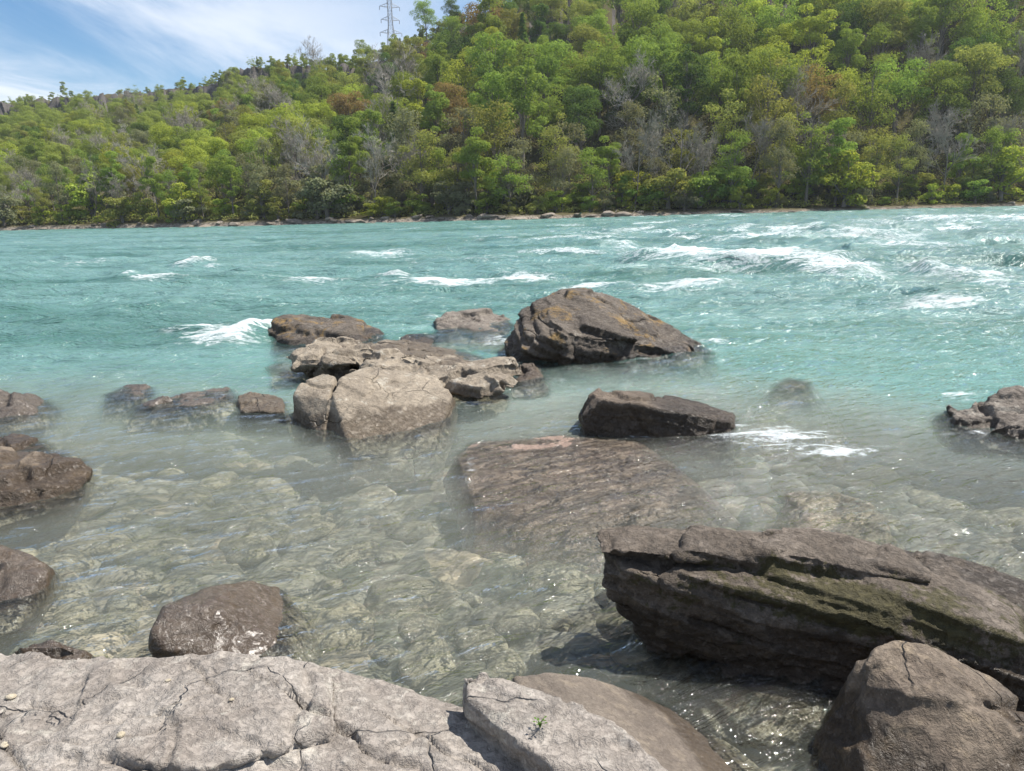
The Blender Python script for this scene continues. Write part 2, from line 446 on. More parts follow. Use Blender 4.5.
    build_rock('mossy_rock', ms, .0088, M_moss, 'long dark layered rock with green moss across its front, right of centre', 'rock',
               smooth=2, terrace=(.5, .075), chip=(.016, 2.0), strata=(.026, 12), bed=(.22, -.05, 1), rough=.012, seed=51, crack=(.015, 1), cut=2.0, mossf=mossf, big=.03)
    # --- bottom right boulder
    lr = [[T(873, 646, 2.44), T(892, 638, 2.50), T(926, 641, 2.50), T(966, 668, 2.44), T(864, 662, 2.40), W(862, 684, .31), W(905, 692, .35), W(958, 702, .33), T(1015, 697, 2.40),
           (1.26, 2.2, -.2), (1.5, 2.1, -.2), (1.25, 2.78, -.3), (1.9, 2.78, -.3), W(848, 712, 0, -.1)],
          [W(862, 686, .29), W(905, 693, .33), W(960, 706, .31), W(1022, 724, .27), T(1070, 728, 2.36), W(818, 742, 0, .02), (1.02, 2.2, -.3), (1.16, 2.12, .10), (1.42, 2.05, .17), (1.75, 2.0, .12), (1.2, 2.05, -.3), (2.0, 1.95, -.3), (1.35, 2.7, -.3), (2.2, 2.7, -.3), W(838, 722, .12)]]
    build_rock('brown_boulder', lr, .011, M_brown, 'blocky brown boulder with a sunlit peak in the bottom right corner', 'boulder',
               chip=(.022, 2.0), rough=.012, seed=61)
    # --- wet brown boulder in front of the ledge
    wb = [[T(152, 632, 3.06), T(165, 607, 3.2), T(208, 588, 3.42), W(250, 581, .11), W(206, 606, .19), W(152, 655, 0, .02), W(182, 668, .03), W(240, 662, 0, .02), W(292, 640, 0, -.04), W(310, 602, 0, -.09), W(285, 585, 0, -.02),
           W(140, 690, 0, -.4), W(300, 690, 0, -.3), W(322, 650, 0, -.3), W(332, 590, 0, -.35), W(265, 560, 0, -.25), W(170, 580, 0, -.5), (-1.5, 4.1, -.5)]]
    build_rock('wet_boulder', wb, .012, M_wet, 'wet brown half-sunken boulder just behind the pale ledge, water washing its right side', 'boulder',
               smooth=2, chip=(.012, 1.2), rough=.009, seed=71)
    # --- left edge rocks
    l1 = [[T(-60, 552, 3.9), T(0, 546, 4.0), T(22, 556, 3.95), T(45, 572, 3.85), W(46, 588, 0, -.05), W(10, 612, 0, -.1), W(-80, 640, 0, -.2), (-3.7, 5.0, -.4), (-3.0, 4.6, -.4), (-2.8, 3.85, -.4), (-4.2, 4, -.4), T(-60, 545, 4.2)]]
    build_rock('boulder', l1, .016, M_wet, 'rounded wet brown boulder at the left edge nearest the ledge', 'boulder', smooth=6, chip=(.04, 1.8), rough=.01, seed=81)
    l2 = [[T(-70, 452, 5.75), T(0, 446, 5.8), T(35, 455, 5.75), T(70, 460, 5.7), T(85, 466, 5.65), W(84, 490, 0, -.05), W(40, 505, 0, -.05), W(-5, 513, 0, -.1), W(-90, 520, 0, -.2), T(0, 474, 5.2), T(50, 480, 5.35), (-5, 7, -.5), (-3.9, 6.6, -.5), (-3.6, 5.5, -.5)],
          [W(86, 472, 0, -.02), W(76, 456, 0, -.03), W(20, 440, 0, .0), W(-40, 440, 0, .05), W(60, 485, 0, .05), (-3.8, 6.4, -.5), (-4.8, 7.4, -.5), (-3.6, 5.4, -.5)]]
    build_rock('layered_rock', l2, .018, M_brown, 'brown layered rock jutting in from the left edge, with a flat awash lip', 'rock', smooth=2, chip=(.06, 1.8), strata=(.04, 8), terrace=(.5, .12), bed=(-.1, .1, 1), seed=91, crack=(.03, 1))
    l3 = [[T(-50, 384, 7.9), T(0, 386, 7.9), T(18, 395, 7.8), T(36, 410, 7.7), W(38, 418, 0, -.1), W(-10, 425, 0, -.1), W(-70, 430, 0, -.2), (-7.5, 9.6, -.5), (-5.5, 9.2, -.5), (-5, 7.8, -.5)]]
    build_rock('dark_rock', l3, .022, M_red, 'small dark wet rock at the left edge, farthest of those there', 'rock', smooth=2, chip=(.08, 1.7), strata=(.03, 7), seed=95)
    l4 = [[T(15, 645, 3.05), T(50, 636, 3.12), T(75, 645, 3.05), W(78, 660, 0, -.05), W(0, 650, 0, -.05), W(70, 680, 0, -.2), W(10, 690, 0, -.2), (-2.3, 3.6, -.4), (-1.9, 3.4, -.4)]]
    build_rock('wet_stone', l4, .013, M_wet, 'low wet brown stone between the ledge and the left edge boulder', 'stone', smooth=5, chip=(.03, 2.2), rough=.01, seed=97)
    # --- cluster in the middle distance
    A = [[T(268, 333, 12.0), T(278, 319, 12.2), T(300, 315, 12.5), T(345, 317, 12.5), T(368, 324, 12.4), T(386, 334, 12.2), W(270, 349, 0, -.3), W(300, 354, 0, -.3), W(350, 350, 0, -.2), T(300, 340, 11.6), T(340, 333, 11.7), T(385, 345, 11.8),
          (-4.0, 13.4, -.4), (-2.2, 13.4, -.4), (-2.1, 12.0, -.4)]]
    build_rock('layered_rock', A, .028, M_dark, 'dark layered rock at the rear left of the rock cluster, white water at its end', 'rock', smooth=2, chip=(.04, 1.2), strata=(.055, 8), terrace=(.5, .13), bed=(.05, -.12, 1), seed=101, crack=(.04, 1))
    B = [[T(303, 358, 10.6), T(330, 345, 11.0), T(385, 340, 11.2), T(430, 345, 11.2), T(470, 352, 10.8), T(505, 366, 10.2), T(513, 380, 9.5), W(505, 395, 0, -.2), W(470, 404, 0, -.2), W(400, 405, 0, -.2), T(440, 372, 8.9), T(350, 372, 9.3),
          W(300, 385, 0, -.3), (-2.9, 11.6, -.4), (-.2, 11.4, -.4)],
         [T(430, 352, 9.9), T(470, 360, 9.6), T(500, 373, 9.2), T(455, 380, 8.6), T(420, 362, 9.3), T(490, 390, 8.6), (-1.0, 9.9, -.2), (-.2, 9.0, -.2), (-.7, 8.4, -.2)],
         [T(310, 345, 10.8), T(345, 338, 11.0), T(380, 350, 10.6), T(340, 365, 9.9), T(300, 362, 10.2), (-2.8, 10.6, -.2), (-1.6, 10.4, -.2), (-2.1, 9.6, -.2)],
         [T(375, 343, 10.9), T(425, 347, 10.8), T(460, 357, 10.4), T(400, 368, 9.7), T(370, 355, 10.2), (-1.6, 10.6, -.2), (-.8, 10.4, -.2), (-1.3, 9.4, -.2)]]
    rb = random.Random(29)
    for _ in range(12):      # broken sheets lying one on the other, dipping to the right
        qx = rb.uniform(318, 490); q = W(qx, 352 + (qx - 318) * .13 + rb.uniform(-6, 12), .17); L, Wd, Th = rb.uniform(.35, .62), rb.uniform(.28, .48), rb.uniform(.05, .10)
        mt = Matrix.Rotation(rb.uniform(0, 6.3), 3, 'Z') @ Matrix.Rotation(rb.uniform(-.12, .25), 3, 'Y') @ Matrix.Rotation(rb.uniform(.0, .3), 3, 'X')
        pts = []
        for k in range(6):
            an = k * 1.047 + rb.uniform(-.4, .4); m = rb.uniform(.7, 1.1)
            for sz in (-1, 1): pts.append(np.array(q) + np.array(mt @ Vector((math.cos(an) * L * m * (1 - .12 * sz), math.sin(an) * Wd * m * (1 - .12 * sz), sz * Th))))
        B.append(pts)
    build_rock('broken_rock', B, .018, M_tan, 'low broken jumble of tan slabs in the middle of the rock cluster', 'rock', smooth=1, chip=(.04, 1.9), strata=(.016, 11), terrace=(.25, .08), bed=(.25, .15, 1), seed=111, crack=(.07, 1))
    C = [[T(341, 378, 7.35), T(366, 367, 8.0), T(404, 370, 8.1), T(438, 377, 7.9), T(450, 398, 7.45), T(398, 398, 7.25), W(450, 417, 0, -.05), W(432, 433, 0, -.1), W(352, 443, 0, -.12), W(326, 432, 0, -.1), T(332, 392, 7.0),
          (-1.75, 8.6, -.4), (-.6, 8.4, -.4), W(345, 446, 0, -.4), W(440, 440, 0, -.4)],
         [T(293, 395, 7.2), T(299, 383, 7.35), T(322, 374, 7.55), T(334, 376, 7.45), T(329, 400, 6.95), W(293, 418, 0, -.05), W(322, 434, 0, -.1), W(292, 415, 0, -.3), (-2.2, 8.0, -.4), (-1.7, 8.0, -.4)]]
    build_rock('cleft_boulder', C, .0155, M_tan, 'pale tan boulder split by a deep cleft, front of the rock cluster', 'boulder', smooth=1, chip=(.026, 1.35), rough=.011, seed=121, crack=(.03, 1))
    d = [[T(436, 322, 12.8), T(445, 312, 13.1), T(480, 311, 13.3), T(505, 315, 13.2), T(514, 325, 12.9), W(436, 340, 0, -.2), W(500, 342, 0, -.2), (-1.4, 14.2, -.3), (.1, 14.2, -.3)]]
    build_rock('low_rock', d, .026, M_grey, 'low flat grey rock behind the cluster, left of the tallest boulder', 'rock', smooth=2, chip=(.07, 1.8), strata=(.04, 8), bed=(.1, .1, 1), seed=131, crack=(.03, 1))
    e = [[T(400, 338, 11.5), T(408, 333, 11.8), T(428, 335, 11.8), T(434, 342, 11.5), T(430, 347, 11.2), T(402, 346, 11.2), (-1.8, 12.2, .0), (-1.2, 12.2, .0)]]
    build_rock('flat_stone', e, .018, M_dark, 'small flat dark stone perched at the rear of the cluster', 'stone', smooth=1, chip=(.03, 3), strata=(.01, 12), seed=135)
    g = [[T(512, 378, 9.0), T(521, 361, 9.2), T(534, 362, 9.2), T(545, 378, 9.1), W(513, 390, 0, -.1), W(530, 391, 0, -.1), W(548, 387, 0, -.1), (.02, 9.8, -.3), (.4, 9.8, -.3)]]
    build_rock('pointed_stone', g, .016, M_brown, 'small pointed brown stone between the cluster and the tallest boulder', 'stone', smooth=2, chip=(.05, 2.4), seed=141)
    hh = [[T(266, 368, 10.3), T(280, 364, 10.5), T(298, 366, 10.5), T(300, 376, 10.2), W(267, 384, 0, -.1), W(298, 382, 0, -.1), (-3.4, 10.9, -.2), (-2.9, 10.9, -.2)]]
    build_rock('flat_stone', hh, .018, M_tan, 'small tan stone standing clear at the left of the cluster', 'stone', smooth=1, chip=(.04, 2.6), seed=145)
    ii = [[W(238, 402, 0, .07), W(250, 400, 0, .1), W(284, 402, 0, .07), W(285, 413, 0, .03), W(240, 414, 0, .03), W(236, 410, 0, -.3), W(290, 412, 0, -.3), W(290, 396, 0, -.3), W(236, 398, 0, -.3)]]
    build_rock('flat_stone', ii, .018, M_tan, 'thin flat tan stone barely above water, left of the cleft boulder', 'stone', smooth=1, chip=(.03, 2.6), seed=147)
    big = [[T(507, 345, 10.1), T(513, 328, 10.3), T(522, 314, 10.5), T(538, 300, 10.6), T(556, 293, 10.7), T(588, 292, 10.8), T(610, 297, 10.8), T(640, 311, 10.8), T(668, 327, 10.7), T(695, 342, 10.6), T(713, 352, 10.5),
            (.02, 9.85, -.4), (.42, 9.7, -.4), (1.2, 9.75, -.4), (2.0, 9.9, -.4), W(716, 354, 0, -.4), T(520, 350, 9.65), T(560, 335, 9.55), T(620, 336, 9.7), T(600, 352, 9.6), T(660, 346, 9.85), T(545, 358, 9.55),
            (.1, 12.2, -.4), (2.6, 12.2, -.4), (.9, 11.8, .7), (1.6, 11.8, .6)]]
    build_rock('tall_boulder', big, .02, M_dark, 'tallest boulder, dark layered hump with ochre lichen on its left shoulder', 'boulder', smooth=2, chip=(.04, 1.3), strata=(.058, 8.5), terrace=(.6, .12), bed=(.30, -.30, 1), rough=.018, seed=151, crack=(.03, 1), cut=2.2)
    r9 = [[T(581, 415, 6.5), T(590, 396, 6.65), T(600, 389, 6.8), T(650, 393, 7.0), T(700, 402, 6.95), T(733, 414, 6.75), W(735, 428, 0, .0), W(700, 437, 0, -.05), W(640, 437, 0, -.1), W(585, 433, 0, -.1), T(604, 399, 6.45), T(640, 405, 6.38), T(690, 414, 6.36), T(730, 420, 6.42),
           (.8, 7.7, -.3), (2.2, 7.5, -.3), W(590, 436, 0, -.4), W(735, 436, 0, -.4)]]
    build_rock('wedge_rock', r9, .0145, M_wedge, 'dark wedge of rock with a flat brown top, in front of the tallest boulder', 'rock', smooth=1, chip=(.03, 1.8), strata=(.022, 8), terrace=(.2, .09), bed=(.25, -.05, 1), rough=.014, seed=161, crack=(.02, 1))
    ss = [[W(457, 453, 0, -.025), W(475, 441, 0, -.012), W(560, 435, 0, .002), W(640, 441, 0, -.006), W(672, 456, 0, -.045), W(695, 485, 0, -.12), W(620, 506, 0, -.085), W(520, 510, 0, -.065), W(475, 500, 0, -.045),
           W(450, 470, 0, -.32), W(470, 522, 0, -.36), W(600, 535, 0, -.40), W(705, 515, 0, -.40), W(745, 475, 0, -.4), W(600, 425, 0, -.5), W(440, 440, 0, -.4)]]
    build_rock('awash_slab', ss, .016, M_slab, 'broad flat reddish slab just awash in the middle of the shallows', 'rock slab', smooth=3, chip=(.02, 1.3), rough=.010, seed=171)
    rr = [[T(953, 420, 6.5), T(975, 404, 6.6), T(1000, 394, 6.65), T(1040, 388, 6.7), W(958, 428, 0, -.05), W(1000, 440, 0, -.1), W(1060, 450, 0, -.1), T(1080, 390, 6.8), (4.4, 7.4, -.3), (6, 7.6, -.3), (6, 6.2, -.3), W(956, 430, 0, -.2)]]
    build_rock('rough_rock', rr, .018, M_grey, 'rough pitted brown rock at the right edge of the water', 'rock', smooth=1, chip=(.07, 3.2), terrace=(.3, .1), rough=.04, seed=181, crack=(.03, 1))
    sb = [[W(790, 487, 0, -.05), W(830, 484, 0, -.05), W(870, 492, 0, -.08), W(888, 510, 0, -.10), W(820, 513, 0, -.10), W(765, 500, 0, -.4), W(920, 530, 0, -.45), W(790, 540, 0, -.45), W(890, 472, 0, -.4), W(780, 475, 0, -.4)]]
    build_rock('sunken_stone', sb, .016, M_silt, 'flat tan stone under clear water behind the mossy rock', 'stone', smooth=3, chip=(.025, 2.4), seed=185)
    sc = [[W(140, 408, 0, .0), W(180, 398, 0, .04), W(228, 389, 0, .05), W(232, 395, 0, .02), W(190, 408, 0, .01), W(120, 416, 0, -.2), W(240, 405, 0, -.3), W(235, 380, 0, -.3), W(130, 395, 0, -.3)]]
    build_rock('awash_stone', sc, .018, M_red, 'long low reddish rock breaking the surface left of the cluster', 'rock', smooth=1, chip=(.06, 2.2), seed=187)
    sd_ = [[W(103, 396, 0, .02), W(128, 389, 0, .05), W(147, 391, 0, .03), W(140, 398, 0, .0), W(95, 402, 0, -.3), W(152, 400, 0, -.3), W(150, 385, 0, -.3)]]
    build_rock('awash_stone', sd_, .018, M_red, 'short dark hump breaking the surface left of the long low reddish rock', 'rock', smooth=2, chip=(.04, 2.2), seed=188)
    se = [[W(775, 378, 0, -.07), W(790, 373, 0, -.06), W(810, 376, 0, -.07), W(805, 384, 0, -.06), W(730, 392, 0, -.9), W(850, 394, 0, -.9), W(850, 362, 0, -.9), W(735, 362, 0, -.9)]]
    build_rock('sunken_stone', se, .02, M_silt, 'lone tan patch of stone under greenish water right of the tallest boulder', 'stone', smooth=3, chip=(.03, 2.2), seed=189)


build_rocks()


# ------------------------------------------------------------------ riverbed
def bed_z(x, y):
    """smooth depth of the bed below the water level"""
    r = np.hypot(x, y)
    edge = 8.2 + .9 * np.sin(x * .7) - .34 * np.clip(x, -6, 8)          # where the shelf drops away, nearer on the right
    d = .12 + .075 * np.clip(y - 2, 0, 8) + .06 * sstep(-x, 2, 8)
    d = d + 2.6 * sstep(r, edge - 3.5, edge + 13) ** 1.25
    return -d


def polar(cx, cy, radii, azs):
    rr, aa = np.meshgrid(radii, azs, indexing='ij')
    return (cx + rr * np.sin(aa)).ravel(), (cy + rr * np.cos(aa)).ravel()


def build_bed():
    rad = np.concatenate([np.geomspace(1.0, 16, 420), np.geomspace(16.3, 275, 70)])
    az = np.linspace(R(-100), R(100), 620)
    x, y = polar(0, -2.2, rad, az)
    z = bed_z(x, y)
    P = np.stack([x, y, z * 0], 1)
    wp = P * 2.1 + .3 * np.stack([fbm(P * 2, 3, k) for k in (1, 2, 3)], 1); wp[:, 2] = 0
    f1, f2, idh, off = cells(wp, 5)
    near = sstep(np.hypot(x, y), 16, 10)
    h = ((idh & 1023) / 1023. - .5) * .10 + .06 * sstep(f2 - f1, 0, .35) + .05 * (off[:, 0] * (((idh >> 10) & 1023) / 511.5 - 1))
    z = z + near * (h + .05 * fbm(P * 1.1, 4, 8) + .02 * fbm(P * 6, 3, 9)) - .04
    me = mesh_np('riverbed', np.stack([x, y, z], 1), grid_faces(len(rad), len(az)))
    m, n, out = material('bed_stones')
    p = n.pos()
    v = n.voro(n.vmath('ADD', n.scale(p, (1, 1, .2)), n.vmath('MULTIPLY', n.noise(p, 3, 3)[1], (.22, .22, .22))), 2.1)
    sepc = n.node('ShaderNodeSeparateColor'); n.put(sepc.inputs[0], v.outputs['Color'])
    b1, _ = n.noise(p, 1.3, 4, .6); b2, _ = n.noise(p, 7, 5, .6)
    col = n.mix(sepc.outputs[0], (.27, .243, .20), (.42, .382, .325))
    col = n.mix(n.ramp(sepc.outputs[1], .55, .9), col, (.50, .40, .30))
    col = n.mix(n.ramp(sepc.outputs[2], .6, .9), col, (.15, .15, .115))
    col = n.mix(n.ramp(b1, .4, .65, 0, .6), col, (.33, .305, .255))
    col = n.mix(n.ramp(b2, .35, .7, 0, .3), col, n.mix(1., col, (.5, .5, .46), 'MULTIPLY'))
    stn = n.ramp(v.outputs['Distance'], .25, .5); col = n.mix(n.math('MULTIPLY', stn, .35), col, (.17, .16, .12))
    b = n.node('ShaderNodeBsdfDiffuse'); n.put(b.inputs[0], col); n.put(b.inputs['Normal'], n.bump(b2, .4, .02))
    n.l.new(b.outputs[0], out.inputs[0])
    o = link('riverbed', me, m); tag(o, kind='structure')


build_bed()

# individual stones lying on the bed in the shallows
LANDMARKS = [('the wet boulder by the ledge', -1.3, 3.4), ('the mossy rock', 1.4, 3.4), ('the awash slab', .6, 5.4), ('the cleft boulder', -1.3, 7.2), ('the wedge rock', 1.5, 7.0),
             ('the left edge rocks', -3.6, 5.4), ('the right edge rock', 4.6, 6.8), ('the raised slab', .1, 2.4)]


def ordinal_labels(items):
    """items: (obj, px, noun phrase, place phrase); adds ordinals where several share both"""
    groups = {}
    for it in items: groups.setdefault((it[2], it[3]), []).append(it)
    words = ['first', 'second', 'third', 'fourth', 'fifth', 'sixth', 'seventh', 'eighth', 'ninth', 'tenth', 'eleventh', 'twelfth']
    for (noun, place), g in groups.items():
        g.sort(key=lambda q: q[1])
        for k, it in enumerate(g):
            if len(g) == 1: lab = f'{noun} {place}'
            elif k == 0: lab = f'leftmost {noun} {place}'
            elif k == len(g) - 1: lab = f'rightmost {noun} {place}'
            else: lab = f'{words[min(k, 11)]} {noun} from left, {place}'
            it[0]['label'] = lab


def build_bed_stones():
    rng = random.Random(11); nr = np.random.default_rng(4)
    mats = {'olive': rock_material('olive_bed_stone', (.28, .25, .185), (.36, .325, .25), (.42, .385, .30), wet=-9, bump=.5),
            'tan': rock_material('tan_bed_stone', (.46, .37, .24), (.52, .43, .30), (.56, .48, .35), wet=-9, bump=.5),
            'grey': rock_material('grey_bed_stone', (.17, .17, .15), (.24, .235, .2), (.3, .29, .26), wet=-9, bump=.5)}
    meshes = []
    for k in range(7):
        bm = bmesh.new()
        vs = [bm.verts.new((math.cos(a) * (1 + rng.uniform(-.25, .25)), math.sin(a) * (.75 + rng.uniform(-.2, .2)), zz * rng.uniform(.7, 1.1)))
              for zz, s in ((.26, .7), (0, 1), (-.2, .8)) for a in [2 * math.pi * (i + rng.random() * .6) / 7 for i in range(7)]]
        for v in vs:
            if v.co.z > .1: v.co.x *= .7; v.co.y *= .7
        bmesh.ops.convex_hull(bm, input=vs)
        bmesh.ops.subdivide_edges(bm, edges=bm.edges, cuts=2, use_grid_fill=True, smooth=.35)
        bmesh.ops.triangulate(bm, faces=bm.faces)
        me = bpy.data.meshes.new('bed_stone'); bm.to_mesh(me); bm.free()
        P = np.empty(len(me.vertices) * 3, np.float32); me.vertices.foreach_get('co', P); P = P.reshape(-1, 3).astype(float)
        P *= (1 + .12 * fbm(P * 1.6 + k * 9, 3, k))[:, None]
        me.vertices.foreach_set('co', P.astype(np.float32).ravel())
        for p in me.polygons: p.use_smooth = True
        meshes.append(me)
    items = []; pts = []
    tries = 0
    while len(pts) < 190 and tries < 9000:
        tries += 1
        px, py = rng.uniform(-20, 1040), rng.uniform(395, 690)
        p = W(px, py, -.3)
        s = rng.uniform(.07, .30) * (.75 + .05 * p[1])
        if any(math.hypot(p[0] - q[0], p[1] - q[1]) < (s + q[2]) * .8 for q in pts): continue
        pts.append((p[0], p[1], s))
        kind = rng.choices(['olive', 'tan', 'grey'], [4, 3, 3])[0]
        me = rng.choice(meshes)
        if not me.materials: me.materials.append(mats['olive'])
        o = bpy.data.objects.new('bed_stone', me); COL.objects.link(o)
        o.material_slots[0].link = 'OBJECT'; o.material_slots[0].material = mats[kind]
        zb = float(bed_z(np.array([p[0]]), np.array([p[1]]))[0])
        o.location = (p[0], p[1], min(zb + .0, -.10 - s * .3)); o.rotation_euler = (rng.uniform(-.2, .2), rng.uniform(-.2, .2), rng.uniform(0, 6.28)); o.scale = (s, s, s * rng.uniform(.7, 1.1))
        tag(o, None, 'stone', 'sunken stones on the riverbed')
        l = min(LANDMARKS, key=lambda q: math.hypot(q[1] - p[0], q[2] - p[1]))
        dx, dy = p[0] - l[1], p[1] - l[2]
        side = ('right of' if dx > 0 else 'left of') if abs(dx) > abs(dy) else ('behind' if dy > 0 else 'in front of')
        size = 'small' if s < .25 else 'broad'
        items.append((o, px, f'{size} {kind} stone', f'under water {side} {l[0]}'))
    ordinal_labels(items)


build_bed_stones()

# ------------------------------------------------------------------ water
FOAM = [  # where the white water stands, and one sun glint painted as foam: pixel centre, half width and half height on the picture, density
    (690, 274, 62, 4, 1.2), (640, 271, 22, 3, 1.0), (755, 278, 70, 4.5, 1.2), (835, 284, 40, 9, 1.0), (860, 250, 60, 3, .9), (760, 252, 50, 2.5, .9), (940, 246, 45, 3, .9), (690, 300, 60, 3, .9), (930, 312, 50, 4, .9), (590, 300, 40, 2.5, .9), (160, 290, 30, 2, .9), (380, 262, 40, 2, .9), (560, 262, 50, 2, .9), (800, 276, 60, 5, .6), (905, 264, 45, 5, 1.0), (930, 270, 30, 4, .7), (962, 288, 40, 9, .9), (985, 300, 30, 10, .6), (1005, 228, 30, 9, .9), (935, 285, 22, 5, .8),
    (880, 235, 40, 3, .6), (450, 293, 75, 3., 1.1), (395, 290, 24, 2.5, 1.0), (520, 290, 38, 3, 1.0), (320, 288, 44, 3, 1.0), (275, 284, 20, 2.5, .7), (195, 272, 14, 3, 1.0), (210, 277, 12, 2.5, .6), (90, 270, 14, 3, .6), (40, 272, 8, 2, .7), (130, 284, 8, 2, .6), (620, 255, 22, 5, .7),
    (232, 341, 46, 9, 1.2), (200, 336, 30, 5, .9), (258, 338, 16, 9, 1.3), (775, 440, 62, 11, 1.0), (840, 452, 60, 9, .75), (735, 424, 30, 6, .7), (905, 470, 40, 6, .35), (980, 432, 40, 6, .6), (950, 395, 30, 8, .5), (480, 405, 24, 6, .6), (455, 325, 14, 10, .4), (500, 343, 26, 5, .6),
    (712, 345, 16, 5, .7), (520, 495, 22, 9, .55), (790, 405, 25, 4, .35), (690, 390, 40, 4, .3), (560, 380, 16, 3, .4), (650, 436, 45, 4, .5), (900, 765, 40, 8, .4), (650, 235, 60, 2.5, .5), (760, 236, 60, 3, .6), (700, 290, 60, 5, .35), (870, 320, 40, 8, .3), (960, 330, 50, 9, .35), (300, 232, 60, 1.6, .3),  # the bottom right entry paints a sun glint on wet rock
    (430, 320, 14, 5, .5), (645, 372, 36, 3, .35), (320, 437, 26, 4, .3), (470, 470, 8, 30, .35)]


def wave_height(x, y):
    r = np.hypot(x, y)
    P = np.stack([x, y, x * 0], 1)
    wx = P + 1.4 * np.stack([fbm(P * .22, 2, 31), fbm(P * .22 + 5, 2, 32), x * 0], 1)
    far = sstep(r, 9, 26); mid = sstep(r, 5.5, 12)
    right = .55 + .6 * sstep(x / np.maximum(y, 1), -.35, .5)
    a = np.array([.085, .20, 1])
    big = 1 - 2 * np.abs(fbm(wx * a + 3, 3, 33))
    a2 = np.array([.24, .6, 1])
    med = 1 - 2 * np.abs(fbm(wx * a2, 3, 34))
    sm = fbm(wx * np.array([.8, 2.0, 1]), 3, 35)
    # near the shelf: small crossing ripples drawn out by the current (from upper right to lower left)
    c, s = math.cos(R(24)), math.sin(R(24))
    Q = np.stack([(x * c + y * s) * 1.5, (-x * s + y * c) * 4.6, x * 0], 1)
    Q = Q + .35 * np.stack([fbm(P * 1.5, 2, 36), fbm(P * 1.5, 2, 37), x * 0], 1)
    rip = fbm(Q, 3, 38) + .6 * (1 - 2 * np.abs(gnoise(Q * 1.7 + 8, 39)))
    z = far * right * (.40 * big + .24 * med) + mid * (.05 * med + .05 * sm) + (.017 + .018 * mid) * rip
    return z - .01, big, med


